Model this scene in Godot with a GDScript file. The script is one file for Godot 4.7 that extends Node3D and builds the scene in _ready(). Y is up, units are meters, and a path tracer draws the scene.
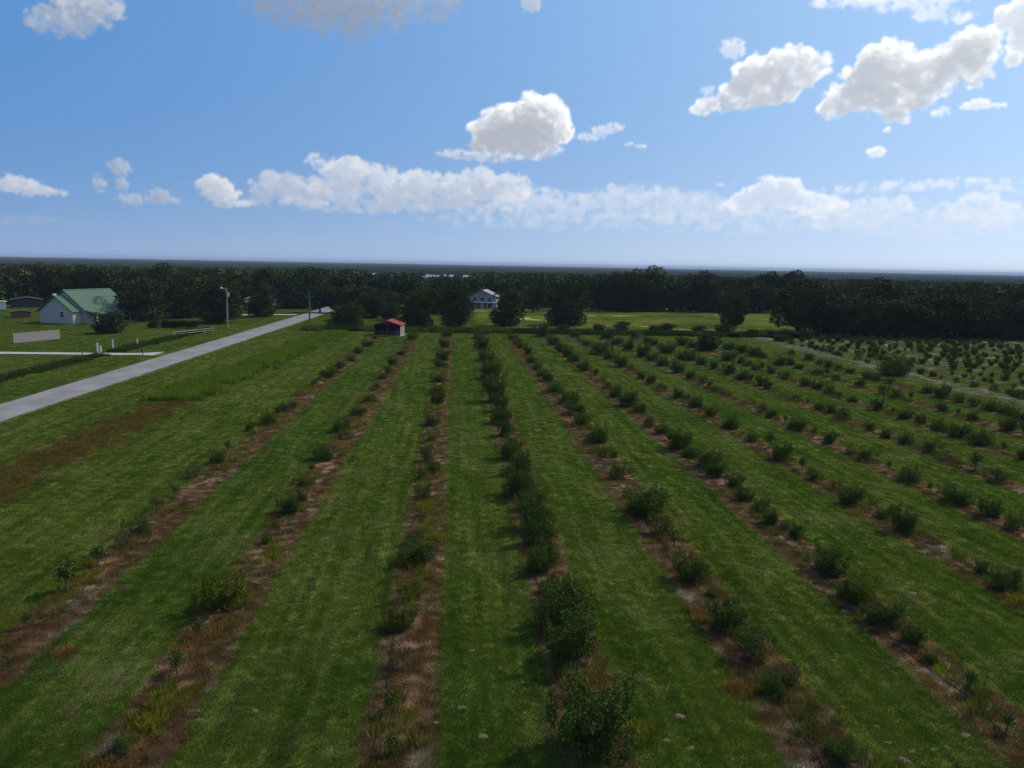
extends Node3D
# A citrus orchard in rows seen from a low flying drone: rows run along -z, x is to the right, the road runs on the left.

const SUN_AZ := 60.0      # degrees to the right of the rows' direction
const SUN_EL := 44.0
const ROWS := [
	[[-16.37, -28.2, 0.46, "w"], [-17.39, -31.1, 0.41, "s"], [-17.53, -34.6, 1.01, "s"], [-17.49, -37.6, 0.67, "s"], [-17.35, -40.2, 1.17, "w"], [-17.39, -42.4, 1.63, "b"], [-18.01, -46.6, 1.20, "w"], [-18.01, -49.6, 0.96, "w"], [-18.29, -53.8, 1.21, "w"], [-17.81, -57.9, 1.30, "b"], [-18.01, -61.1, 0.59, "s"], [-18.34, -69.1, 1.10, "b"], [-17.35, -71.8, 1.57, "b"], [-17.45, -77.7, 1.39, "b"], [-16.73, -79.8, 1.27, "b"], [-17.24, -94.0, 1.31, "w"], [-16.74, -100.6, 1.80, "b"], [-16.68, -106.0, 1.69, "b"], [-16.81, -111.8, 1.33, "b"], [-16.36, -119.0, 1.66, "b"], [-16.37, -129.4, 1.80, "b"], [-16.23, -140.5, 2.09, "b"], [-16.34, -154.8, 1.23, "b"]],
	[[-10.22, -22.8, 0.76, "b"], [-10.10, -27.2, 0.54, "s"], [-10.24, -30.1, 0.45, "s"], [-10.04, -32.8, 2.13, "b"], [-10.16, -40.7, 0.73, "b"], [-9.96, -42.1, 0.44, "s"], [-9.97, -45.8, 1.63, "b"], [-9.79, -48.2, 0.94, "b"], [-10.18, -51.9, 1.26, "b"], [-10.24, -54.5, 0.53, "s"], [-10.27, -58.8, 1.89, "b"], [-9.55, -66.0, 1.20, "b"], [-10.32, -68.9, 1.80, "b"], [-9.76, -76.0, 1.68, "b"], [-9.48, -83.7, 1.51, "b"], [-9.53, -91.5, 1.47, "b"], [-9.78, -100.8, 1.21, "b"], [-9.49, -106.6, 1.28, "b"], [-9.59, -114.1, 1.82, "b"], [-9.20, -127.7, 1.40, "b"], [-9.11, -135.9, 1.36, "b"], [-8.88, -152.9, 2.43, "b"]],
	[[-1.92, -22.2, 0.46, "s"], [-2.10, -24.4, 0.38, "s"], [-2.16, -27.3, 1.10, "w"], [-2.26, -30.7, 1.53, "b"], [-2.00, -33.3, 1.55, "b"], [-2.03, -37.9, 1.87, "b"], [-2.19, -40.5, 1.17, "b"], [-2.11, -44.2, 0.73, "w"], [-2.04, -48.9, 1.20, "b"], [-2.54, -53.0, 1.51, "b"], [-1.78, -54.9, 1.23, "b"], [-2.31, -58.2, 1.54, "b"], [-2.23, -65.1, 1.06, "b"], [-2.46, -71.7, 1.59, "b"], [-2.11, -83.6, 1.68, "b"], [-2.35, -89.2, 1.79, "b"], [-2.41, -98.8, 2.18, "b"], [-2.52, -112.2, 2.25, "b"], [-2.37, -121.5, 2.67, "b"], [-2.45, -139.4, 2.51, "b"], [-2.21, -161.9, 2.26, "b"]],
	[[4.40, -22.2, 2.57, "b"], [4.48, -27.7, 1.79, "b"], [4.56, -30.5, 2.15, "b"], [4.49, -33.8, 1.21, "b"], [4.31, -36.8, 1.69, "b"], [4.40, -40.1, 1.67, "b"], [4.47, -42.7, 2.12, "b"], [4.53, -46.3, 1.44, "b"], [4.08, -49.4, 2.23, "b"], [4.49, -54.7, 1.68, "b"], [4.10, -59.2, 1.70, "b"], [4.22, -67.2, 1.51, "b"], [4.10, -72.7, 1.92, "b"], [4.35, -78.9, 1.76, "b"], [4.04, -84.6, 2.56, "b"], [4.27, -91.8, 2.22, "b"], [4.52, -102.1, 2.87, "b"], [4.40, -112.6, 2.04, "b"], [4.37, -121.7, 1.96, "b"], [4.45, -136.3, 2.46, "b"], [4.45, -145.5, 2.19, "b"], [4.49, -157.7, 2.21, "b"]],
	[[11.98, -21.3, 1.07, "b"], [11.36, -25.1, 0.90, "b"], [12.19, -25.9, 0.99, "w"], [11.62, -27.9, 1.58, "b"], [11.46, -30.2, 1.68, "b"], [11.76, -33.3, 0.57, "b"], [11.35, -35.3, 1.79, "b"], [11.73, -39.6, 0.54, "s"], [11.57, -41.9, 1.55, "b"], [11.69, -45.4, 2.86, "b"], [11.65, -53.5, 1.69, "b"], [12.16, -57.7, 0.58, "s"], [11.79, -59.6, 1.57, "b"], [12.10, -65.0, 1.87, "b"], [11.86, -72.1, 1.92, "b"], [12.00, -77.5, 2.21, "b"], [12.32, -83.8, 2.22, "b"], [11.64, -90.9, 2.03, "b"], [11.65, -100.1, 1.83, "b"], [11.44, -104.9, 1.59, "b"], [11.42, -111.2, 1.58, "b"], [11.50, -119.3, 1.69, "b"], [11.68, -129.8, 1.96, "b"], [11.35, -140.6, 1.70, "b"], [11.19, -146.0, 1.76, "b"], [11.03, -156.7, 1.89, "b"]],
	[[18.17, -22.5, 0.34, "s"], [18.58, -25.0, 0.45, "s"], [18.36, -27.1, 0.58, "b"], [18.66, -28.6, 1.21, "b"], [18.43, -30.4, 1.59, "b"], [18.41, -32.8, 1.92, "b"], [18.62, -36.1, 2.10, "b"], [19.21, -41.2, 1.14, "b"], [19.16, -42.5, 0.73, "w"], [18.67, -43.3, 1.10, "b"], [19.14, -45.8, 1.26, "b"], [18.73, -48.1, 1.32, "b"], [19.31, -51.4, 1.30, "b"], [18.86, -53.9, 1.69, "b"], [19.22, -56.6, 2.01, "b"], [18.69, -59.8, 1.37, "b"], [18.50, -62.5, 2.32, "b"], [18.66, -68.4, 1.42, "b"], [18.23, -71.4, 1.11, "b"], [18.91, -78.7, 1.46, "b"], [18.60, -82.2, 2.52, "b"], [18.49, -88.4, 1.99, "b"], [18.53, -94.5, 1.35, "b"], [18.64, -102.9, 0.84, "s"], [18.23, -111.0, 2.03, "b"], [18.35, -121.9, 2.22, "b"], [18.09, -128.2, 2.33, "b"], [17.94, -135.1, 2.45, "b"], [18.14, -147.1, 2.67, "b"], [17.83, -163.9, 3.62, "b"]],
	[[26.42, -33.9, 1.49, "b"], [26.53, -35.8, 0.94, "b"], [26.40, -39.8, 0.86, "w"], [25.94, -42.0, 1.80, "b"], [26.19, -44.5, 0.96, "b"], [25.68, -47.3, 1.81, "b"], [26.21, -50.6, 0.76, "w"], [25.75, -53.0, 1.12, "b"], [25.98, -55.5, 0.59, "s"], [25.75, -58.7, 1.72, "b"], [26.48, -62.9, 0.92, "s"], [25.71, -65.0, 1.09, "b"], [25.87, -70.7, 1.62, "b"], [25.97, -76.8, 1.75, "b"], [25.84, -81.9, 1.69, "b"], [26.05, -85.6, 1.06, "w"], [25.49, -87.5, 1.44, "b"], [24.90, -92.6, 1.33, "w"], [25.14, -98.7, 1.52, "b"], [24.83, -103.0, 1.48, "b"], [25.17, -111.7, 1.37, "w"], [24.57, -115.6, 2.58, "b"], [24.73, -125.0, 2.03, "b"], [24.33, -131.3, 3.45, "b"], [24.28, -146.0, 1.77, "b"], [24.58, -153.6, 2.17, "w"], [24.81, -163.6, 2.31, "b"]],
	[[32.99, -42.2, 1.38, "b"], [32.96, -44.5, 1.54, "b"], [32.81, -47.4, 1.83, "b"], [32.44, -49.7, 0.32, "s"], [32.68, -52.5, 1.68, "b"], [32.75, -55.5, 0.47, "s"], [32.76, -58.6, 1.61, "b"], [32.32, -60.6, 1.03, "w"], [32.52, -64.5, 1.49, "b"], [32.45, -67.4, 0.57, "s"], [32.14, -70.3, 1.76, "b"], [32.34, -73.5, 0.39, "s"], [32.17, -76.3, 1.27, "b"], [31.95, -78.6, 1.31, "w"], [31.63, -89.2, 1.66, "w"], [31.64, -92.6, 1.15, "b"], [31.94, -95.7, 1.18, "w"], [31.89, -98.7, 1.42, "b"], [31.78, -103.2, 1.65, "b"], [31.59, -109.5, 2.24, "b"], [31.41, -116.6, 2.14, "b"], [31.42, -123.5, 2.01, "b"], [31.28, -128.8, 2.88, "b"], [31.07, -138.9, 2.40, "b"], [30.67, -147.9, 2.70, "b"], [31.31, -160.8, 3.89, "b"]],
	[[39.22, -52.5, 1.58, "b"], [39.81, -55.6, 0.96, "s"], [39.31, -58.1, 1.73, "w"], [39.72, -61.2, 1.69, "b"], [39.36, -64.3, 1.50, "b"], [38.95, -66.9, 1.13, "b"], [39.27, -70.2, 1.11, "b"], [39.17, -75.5, 1.74, "b"], [39.48, -78.6, 1.32, "b"], [39.23, -80.6, 1.52, "b"], [39.04, -83.1, 0.52, "s"], [39.12, -86.3, 1.26, "b"], [38.87, -88.8, 0.74, "w"], [39.10, -94.8, 1.57, "b"], [39.40, -97.6, 2.02, "b"], [39.04, -100.2, 0.73, "s"], [38.83, -102.8, 1.91, "b"], [38.83, -108.1, 2.44, "b"], [38.41, -113.7, 1.64, "b"], [38.23, -119.3, 1.96, "b"], [37.91, -124.1, 2.16, "b"], [37.20, -126.1, 2.19, "b"], [37.06, -135.4, 3.03, "b"], [37.79, -147.2, 1.95, "b"], [37.57, -152.0, 2.16, "b"], [36.94, -161.1, 2.61, "b"]],
	[[46.03, -58.9, 1.01, "b"], [46.26, -61.5, 0.53, "s"], [46.21, -64.4, 1.92, "b"], [46.29, -67.3, 2.14, "b"], [46.10, -70.2, 1.64, "b"], [46.32, -73.6, 1.40, "b"], [46.04, -75.8, 1.76, "b"], [46.15, -78.3, 0.46, "s"], [45.96, -80.9, 1.70, "b"], [45.55, -85.9, 1.26, "b"], [45.52, -89.1, 1.12, "b"], [45.54, -91.5, 1.72, "b"], [45.85, -95.1, 1.39, "b"], [45.49, -97.7, 2.03, "b"], [45.52, -103.7, 1.72, "b"], [45.50, -106.0, 1.10, "w"], [45.19, -108.8, 1.46, "b"], [44.87, -111.2, 0.92, "s"], [44.77, -113.4, 1.40, "b"], [45.33, -117.7, 1.46, "b"], [45.21, -120.8, 1.49, "b"], [44.85, -125.2, 2.82, "b"], [44.69, -144.7, 2.36, "b"], [43.90, -149.3, 2.74, "b"]],
	[[52.98, -68.1, 0.88, "s"], [53.03, -70.0, 1.94, "b"], [52.87, -75.3, 1.36, "b"], [52.87, -77.6, 0.53, "s"], [52.90, -80.5, 1.53, "b"], [53.10, -86.7, 0.73, "s"], [52.56, -88.9, 1.68, "b"], [52.51, -91.7, 1.54, "b"], [52.58, -97.3, 1.42, "b"], [51.97, -102.7, 1.28, "b"], [52.60, -106.8, 0.89, "s"], [52.32, -108.9, 1.58, "b"], [52.35, -115.3, 1.43, "b"], [51.10, -119.1, 1.97, "b"], [52.64, -119.1, 1.72, "b"], [51.22, -120.8, 1.25, "b"], [51.91, -129.4, 1.87, "b"], [51.60, -131.8, 2.44, "b"], [51.11, -136.5, 2.52, "b"], [50.75, -142.1, 2.33, "b"]],
	[[58.27, -75.5, 1.61, "b"], [59.13, -78.4, 1.83, "b"], [58.87, -80.8, 2.05, "b"], [58.54, -83.4, 1.59, "b"], [58.53, -85.9, 1.63, "b"], [58.56, -89.2, 2.07, "b"], [58.83, -92.7, 1.46, "b"], [58.26, -100.3, 1.47, "b"], [57.70, -102.8, 1.50, "b"], [57.66, -105.2, 1.76, "b"], [57.83, -110.5, 1.38, "b"], [57.87, -113.9, 1.54, "b"], [57.70, -116.9, 1.82, "b"], [58.19, -120.6, 1.50, "b"], [58.73, -126.0, 1.83, "b"], [59.12, -133.7, 1.38, "b"]],
]
# x of each planted row at z = 0, its drift per metre, and the z where it ends
const ROW_LINE := [[-17.37, -0.0004, -159.0], [-10.39, -0.0079, -157.0], [-1.96, 0.0039, -166.0], [4.48, 0.0019, -162.0], [11.78, 0.0013, -161.0], [18.50, -0.0024, -168.0], [26.95, 0.0171, -168.0], [33.70, 0.0194, -165.0], [40.71, 0.0204, -165.0], [47.61, 0.0215, -153.0], [54.85, 0.0251, -146.0], [59.49, 0.0112, -138.0]]
const ROW_WORD := ["first", "second", "third", "fourth", "fifth", "sixth", "seventh", "eighth", "ninth", "tenth", "eleventh", "twelfth"]
# opacity, brightness of the lit side, of the shaded side, edge softness, raggedness, then azimuth, elevation and half sizes of the puffs in degrees
const CLOUDS := [
	[0.75, 0.62, 0.42, 0.55, 0.90, [-25.06, 13.79, 1.60, 0.76, -23.50, 14.78, 1.75, 0.98, -25.86, 13.56, 0.94, 0.49, -22.28, 15.12, 0.78, 0.66, -24.28, 13.58, 0.97, 0.39]],  # top left ragged
	[0.80, 0.42, 0.30, 0.90, 0.70, [-8.82, 17.02, 4.94, 2.09, -11.75, 16.54, 3.21, 1.39, -5.49, 17.03, 2.69, 1.76, -7.52, 15.35, 1.74, 0.96, -1.41, 17.13, 1.24, 1.07, -2.09, 16.38, 0.69, 0.48]],  # top grey
	[0.60, 0.70, 0.60, 0.50, 0.70, [4.88, 17.30, 0.69, 0.53]],  # tiny top
	[0.85, 0.72, 0.58, 0.40, 0.70, [-28.18, 4.26, 0.72, 0.59, -27.46, 4.13, 0.94, 0.48, -26.63, 3.95, 0.74, 0.30, -25.68, 3.89, 0.43, 0.18]],  # left small
	[0.60, 0.60, 0.46, 0.50, 0.90, [-22.23, 5.70, 0.63, 0.49, -22.22, 4.77, 0.35, 0.62, -23.48, 4.63, 0.40, 0.49, -21.64, 3.74, 0.94, 0.38, -20.03, 4.07, 0.72, 0.45, -19.98, 3.82, 1.20, 0.32]],  # left faint
	[0.90, 0.78, 0.54, 0.30, 0.70, [-16.51, 4.70, 1.01, 0.78, -17.18, 4.93, 0.75, 0.39, -15.90, 4.08, 1.14, 0.59, -15.01, 3.79, 0.90, 0.33]],  # left mid
	[0.68, 0.70, 0.52, 0.40, 0.70, [-12.37, 5.03, 1.85, 0.93, -11.05, 4.68, 2.28, 1.01, -13.57, 4.38, 0.91, 0.80]],  # bank a
	[0.78, 0.80, 0.54, 0.30, 0.70, [-9.74, 6.74, 0.88, 0.60, -7.98, 6.15, 1.64, 0.94, -6.27, 5.81, 2.08, 1.08, -8.34, 4.92, 1.92, 0.95, -4.53, 5.06, 2.38, 1.10, -2.77, 5.25, 1.98, 1.10, -0.28, 5.04, 2.42, 1.11, 1.50, 5.49, 2.14, 1.04, 3.29, 5.39, 2.01, 0.97, -1.35, 4.18, 5.70, 0.63, -6.98, 4.02, 4.85, 0.62]],  # bank b
	[0.62, 0.84, 0.70, 0.50, 0.70, [5.10, 4.45, 2.87, 0.98, 7.26, 4.34, 2.58, 0.84, 9.40, 4.23, 2.85, 0.83, 11.87, 4.67, 2.39, 0.90, 13.63, 4.54, 2.51, 0.96, 16.40, 4.35, 2.33, 0.89, 18.11, 4.14, 1.62, 0.61, 11.55, 3.84, 8.48, 0.63]],  # bank c
	[0.75, 0.98, 0.74, 0.35, 0.70, [22.02, 5.20, 1.68, 0.99, 21.08, 4.67, 1.70, 0.87, 23.34, 4.66, 1.91, 0.72, 24.95, 4.25, 1.88, 0.78, 20.11, 4.34, 1.46, 0.60, 19.03, 5.69, 0.80, 0.20]],  # bank d
	[0.75, 0.95, 0.82, 0.60, 0.50, [29.68, 5.44, 3.48, 0.37, 33.04, 5.47, 3.82, 0.36, 37.24, 5.20, 3.00, 0.41, 26.72, 5.32, 1.58, 0.26]],  # sheet
	[0.60, 0.92, 0.75, 0.60, 0.90, [34.24, 4.17, 1.28, 0.72, 32.93, 3.77, 1.32, 0.61, 35.36, 3.61, 1.36, 0.72, 28.62, 4.08, 2.37, 0.76, 26.24, 3.65, 2.46, 0.78]],  # low right puffs
	[0.60, 0.84, 0.74, 0.90, 0.60, [21.17, 3.20, 10.51, 0.81, 32.16, 3.04, 7.83, 0.99, 7.29, 3.08, 10.06, 0.63]],  # haze bank right
	[1.00, 0.98, 0.41, 0.16, 0.55, [4.95, 11.07, 0.70, 0.91, 6.52, 10.50, 0.99, 1.05, 5.69, 9.90, 1.84, 1.58, 6.83, 9.51, 1.13, 1.19, 4.28, 9.48, 2.12, 1.59, 2.87, 8.92, 1.99, 1.33, 1.89, 8.50, 1.28, 0.87, 2.64, 9.91, 1.13, 0.79, 3.56, 10.13, 0.99, 0.79, 4.66, 8.15, 2.56, 0.81, 7.48, 9.05, 0.64, 0.47]],  # centre
	[0.70, 0.80, 0.55, 0.50, 0.80, [0.41, 7.65, 1.84, 0.34, 2.18, 7.49, 2.13, 0.34, -0.66, 7.69, 0.71, 0.20]],  # centre foot
	[0.65, 0.90, 0.80, 0.50, 1.00, [9.24, 8.93, 0.84, 0.27, 10.07, 9.33, 0.77, 0.33, 10.90, 9.59, 0.63, 0.26, 12.83, 8.33, 0.35, 0.13, 11.99, 8.47, 0.28, 0.13]],  # wisp
	[1.00, 1.02, 0.50, 0.16, 0.55, [19.60, 12.41, 1.04, 0.86, 20.54, 12.86, 1.41, 1.10, 22.41, 13.37, 1.51, 0.96, 21.26, 11.73, 2.31, 0.99, 19.35, 11.31, 2.22, 0.81, 17.53, 10.86, 1.33, 0.57, 22.78, 12.51, 1.63, 0.91, 24.14, 13.38, 0.86, 0.59, 24.70, 12.52, 0.49, 0.42, 16.61, 10.63, 0.67, 0.32, 17.35, 11.75, 0.60, 0.38]],  # right one
	[0.70, 0.95, 0.80, 0.50, 0.90, [18.63, 14.40, 0.78, 0.54, 18.98, 14.02, 0.52, 0.30]],  # right puff
	[1.00, 1.05, 0.50, 0.16, 0.55, [28.40, 13.53, 1.16, 0.80, 27.92, 12.41, 1.52, 1.41, 29.35, 12.53, 1.48, 1.04, 26.86, 11.13, 2.03, 1.08, 25.41, 10.43, 1.10, 0.67, 28.65, 10.72, 2.32, 1.07, 30.30, 11.30, 1.69, 1.05, 31.05, 12.28, 1.33, 1.03, 33.09, 13.42, 1.28, 1.05, 32.09, 12.74, 1.52, 1.01, 33.94, 12.78, 0.63, 0.77, 32.98, 11.82, 1.28, 0.79, 26.03, 12.43, 0.60, 0.42, 29.32, 9.61, 0.92, 0.36, 31.55, 9.82, 0.55, 0.35]],  # right two
	[0.95, 1.05, 0.80, 0.30, 0.60, [33.67, 10.13, 0.74, 0.34, 34.48, 9.95, 0.73, 0.17, 33.04, 10.06, 0.43, 0.23, 28.15, 7.60, 0.59, 0.37, 28.68, 8.92, 0.23, 0.18]],  # right bits
	[1.00, 1.08, 0.70, 0.20, 0.50, [34.76, 14.72, 0.92, 0.75, 35.54, 13.99, 0.91, 0.85, 35.99, 14.87, 1.09, 0.94, 35.22, 12.70, 0.61, 0.76]],  # right corner
	[0.75, 1.02, 0.85, 0.60, 1.00, [27.56, 16.62, 2.32, 0.50, 29.84, 16.27, 2.46, 0.65, 30.74, 15.52, 1.21, 0.49, 28.75, 16.06, 1.71, 0.33, 32.13, 15.04, 0.86, 0.27, 24.61, 16.68, 1.09, 0.28]],  # top right
	[0.25, 0.55, 0.50, 0.80, 1.00, [-26.85, 2.19, 1.07, 0.30, -28.43, 2.06, 0.52, 0.30, -24.96, 2.08, 0.66, 0.19, -4.89, 2.55, 0.99, 0.28, -11.64, 2.43, 0.33, 0.14]],  # low left wisps
]

# clumps of yellow and orange weeds on the strips: x, z, spread, colour
const WEEDS := [[-9.91, -24.57, 0.79, "y"], [-9.74, -25.65, 0.66, "y"], [-10.15, -23.96, 0.55, "y"], [-9.47, -38.88, 0.90, "y"], [-1.75, -46.36, 0.71, "y"], [-1.27, -41.08, 0.79, "y"], [-1.52, -43.57, 0.67, "y"], [18.37, -26.40, 0.41, "y"], [26.19, -32.61, 0.50, "y"], [4.43, -29.40, 0.57, "y"], [5.76, -69.81, 0.72, "y"], [5.60, -64.55, 0.66, "y"], [4.40, -25.98, 0.67, "y"], [5.86, -22.89, 0.35, "y"], [-10.32, -29.22, 0.68, "o"], [-10.03, -29.86, 0.46, "o"], [-9.68, -30.53, 0.59, "o"], [5.12, -33.19, 0.34, "o"], [5.25, -26.02, 0.47, "o"], [10.48, -31.21, 0.56, "o"], [10.06, -25.44, 0.52, "o"], [24.92, -45.45, 0.58, "o"], [4.78, -44.37, 0.46, "o"], [-14.86, -28.82, 0.44, "o"], [-2.36, -31.40, 0.48, "o"], [-17.28, -40.61, 0.52, "o"]]

var M := {}
var rng := RandomNumberGenerator.new()
var n_big := FastNoiseLite.new()
var n_mid := FastNoiseLite.new()
var n_fine := FastNoiseLite.new()
var n_edge := FastNoiseLite.new()
var taken := {}

# ---------------------------------------------------------------- mesh helpers
class MB:
	var v := PackedVector3Array()
	var n := PackedVector3Array()
	var c := PackedColorArray()
	var t := PackedVector2Array()
	var col := Color(1, 1, 1)
	func tri(a: Vector3, b: Vector3, d: Vector3) -> void:   # counter-clockwise from outside
		var nn := (b - a).cross(d - a).normalized()
		v.append(a); v.append(d); v.append(b)
		for k in 3:
			n.append(nn); c.append(col); t.append(Vector2.ZERO)
	func quad(a: Vector3, b: Vector3, d: Vector3, e: Vector3) -> void:
		tri(a, b, d); tri(a, d, e)
	func box(lo: Vector3, hi: Vector3) -> void:
		var p := func(x, y, z): return Vector3(hi.x if x else lo.x, hi.y if y else lo.y, hi.z if z else lo.z)
		quad(p.call(0, 0, 1), p.call(1, 0, 1), p.call(1, 1, 1), p.call(0, 1, 1))
		quad(p.call(1, 0, 0), p.call(0, 0, 0), p.call(0, 1, 0), p.call(1, 1, 0))
		quad(p.call(1, 0, 1), p.call(1, 0, 0), p.call(1, 1, 0), p.call(1, 1, 1))
		quad(p.call(0, 0, 0), p.call(0, 0, 1), p.call(0, 1, 1), p.call(0, 1, 0))
		quad(p.call(0, 1, 1), p.call(1, 1, 1), p.call(1, 1, 0), p.call(0, 1, 0))
		quad(p.call(0, 0, 0), p.call(1, 0, 0), p.call(1, 0, 1), p.call(0, 0, 1))
	func prism(poly: Array, off: Vector3) -> void:   # poly counter-clockwise seen from its front, off points to the back
		var m := poly.size()
		for k in range(1, m - 1):
			tri(poly[0], poly[k], poly[k + 1])
			tri(poly[0] + off, poly[k + 1] + off, poly[k] + off)
		for k in m:
			var a: Vector3 = poly[k]
			var b: Vector3 = poly[(k + 1) % m]
			quad(a, a + off, b + off, b)
	func tube(pts: Array, rad: Array, sides := 7) -> void:
		var rings := []
		for k in pts.size():
			var dir: Vector3 = (pts[min(k + 1, pts.size() - 1)] - pts[max(k - 1, 0)]).normalized()
			var u := dir.cross(Vector3(0.31, 0.05, 0.95)).normalized()
			var w := dir.cross(u)
			var ring := []
			for s in sides:
				var a := TAU * s / sides
				ring.append(pts[k] + (u * cos(a) + w * sin(a)) * rad[k])
			rings.append(ring)
		for k in pts.size() - 1:
			for s in sides:
				var s2 := (s + 1) % sides
				quad(rings[k][s], rings[k][s2], rings[k + 1][s2], rings[k + 1][s])
		for s in range(1, sides - 1):
			tri(rings[0][0], rings[0][s + 1], rings[0][s])
			tri(rings[-1][0], rings[-1][s], rings[-1][s + 1])
	func leaf(p: Vector3, along: Vector3, side: Vector3, l: float, w: float, cc: Color) -> void:   # a bent four-cornered leaf
		var nn := along.cross(side).normalized()
		var a := p
		var b := p + along * l * 0.5 + side * w
		var d := p + along * l - nn * l * 0.12
		var e := p + along * l * 0.5 - side * w
		for q in [a, b, d, a, d, e]:
			v.append(q); n.append(nn); c.append(cc); t.append(Vector2.ZERO)
	func done() -> ArrayMesh:
		var arr := []
		arr.resize(Mesh.ARRAY_MAX)
		arr[Mesh.ARRAY_VERTEX] = v
		arr[Mesh.ARRAY_NORMAL] = n
		arr[Mesh.ARRAY_COLOR] = c
		arr[Mesh.ARRAY_TEX_UV] = t
		var m := ArrayMesh.new()
		m.add_surface_from_arrays(Mesh.PRIMITIVE_TRIANGLES, arr)
		return m

func numbered(called: String) -> String:
	var k: int = taken.get(called, 0)
	taken[called] = k + 1
	return called if k == 0 else "%s_%03d" % [called, k]

func tag(o: Node, label: String, category: String, group := "", kind := "") -> void:
	o.set_meta("label", label)
	if category != "":
		o.set_meta("category", category)
	if group != "":
		o.set_meta("group", group)
	if kind != "":
		o.set_meta("kind", kind)

func base(called: String, at: Vector3, turn := 0.0) -> Node3D:
	var o := Node3D.new()
	o.name = numbered(called)
	add_child(o)
	o.position = at
	o.rotation.y = turn
	return o

func part(called: String, b: MB, m: Material, parent: Node) -> MeshInstance3D:
	var o := MeshInstance3D.new()
	o.mesh = b.done()
	o.material_override = m
	o.name = called
	parent.add_child(o, true)
	return o

func part_mesh(called: String, me: Mesh, m: Material, parent: Node) -> MeshInstance3D:
	var o := MeshInstance3D.new()
	o.mesh = me
	o.material_override = m
	o.name = called
	parent.add_child(o, true)
	return o

func boxed(lo: Vector3, hi: Vector3) -> MB:
	var b := MB.new()
	b.box(lo, hi)
	return b

func structure(called: String, me: Mesh, m: Material) -> MeshInstance3D:
	var o := part_mesh(numbered(called), me, m, self)
	o.set_meta("kind", "structure")
	return o

func lin(r: float, g: float, b: float) -> Color:
	return Color(r, g, b).linear_to_srgb()

func mat(called: String, c: Color, rough := 0.9, spec := 0.3) -> StandardMaterial3D:
	var m := StandardMaterial3D.new()
	m.albedo_color = lin(c.r, c.g, c.b)
	m.roughness = rough
	m.metallic_specular = spec
	M[called] = m
	return m

func leafy(called: String, back: float, rough := 0.55, spec := 0.35) -> StandardMaterial3D:
	var m := StandardMaterial3D.new()
	m.vertex_color_use_as_albedo = true
	m.roughness = rough
	m.metallic_specular = spec
	m.cull_mode = BaseMaterial3D.CULL_DISABLED
	m.backlight_enabled = true
	m.backlight = Color(back, back * 1.15, back * 0.55)
	M[called] = m
	return m

func noise_tex(freq: float, a: Color, b: Color, seed_: int, oct := 5, size := 512) -> NoiseTexture2D:
	var f := FastNoiseLite.new()
	f.seed = seed_
	f.frequency = freq
	f.fractal_octaves = oct
	var t := NoiseTexture2D.new()
	t.noise = f
	t.width = size
	t.height = size
	t.seamless = true
	var g := Gradient.new()
	g.set_color(0, lin(a.r, a.g, a.b))
	g.set_color(1, lin(b.r, b.g, b.b))
	t.color_ramp = g
	return t

func textured(called: String, a: Color, b: Color, freq: float, scale_: float, seed_: int, rough := 0.9) -> StandardMaterial3D:
	var m := mat(called, Color(1, 1, 1), rough)
	m.albedo_texture = noise_tex(freq, a, b, seed_)
	m.uv1_triplanar = true
	m.uv1_world_triplanar = true
	m.uv1_scale = Vector3.ONE * scale_
	return m

# ---------------------------------------------------------------- sky
func sky_air(az: float, el: float) -> Vector3:
	var e := maxf(el, 0.0)
	var hor := Vector3(0.185, 0.325, 0.55)
	var mid := Vector3(0.030, 0.200, 0.545)
	var zen := Vector3(0.035, 0.14, 0.40)
	var low := exp(-e / 4.5)
	var c := mid.lerp(hor, low)
	c = c.lerp(zen, smoothstep(14.0, 75.0, e) * 0.9)
	var a := Vector3(sin(deg_to_rad(az)) * cos(deg_to_rad(e)), sin(deg_to_rad(e)), -cos(deg_to_rad(az)) * cos(deg_to_rad(e)))
	var ang := rad_to_deg(acos(clampf(a.dot(to_sun()), -1.0, 1.0)))
	var glow := exp(-sqrt(ang * ang + 400.0) / 24.0) * 1.12
	return c + Vector3(2.2 + 1.1 * low, 2.6 + 0.6 * low, 2.6 + 0.2 * low) * glow * (0.66 + 0.82 * exp(-e / 12.0))

func to_sun() -> Vector3:
	var a := deg_to_rad(SUN_AZ)
	var e := deg_to_rad(SUN_EL)
	return Vector3(sin(a) * cos(e), sin(e), -cos(a) * cos(e))

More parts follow.
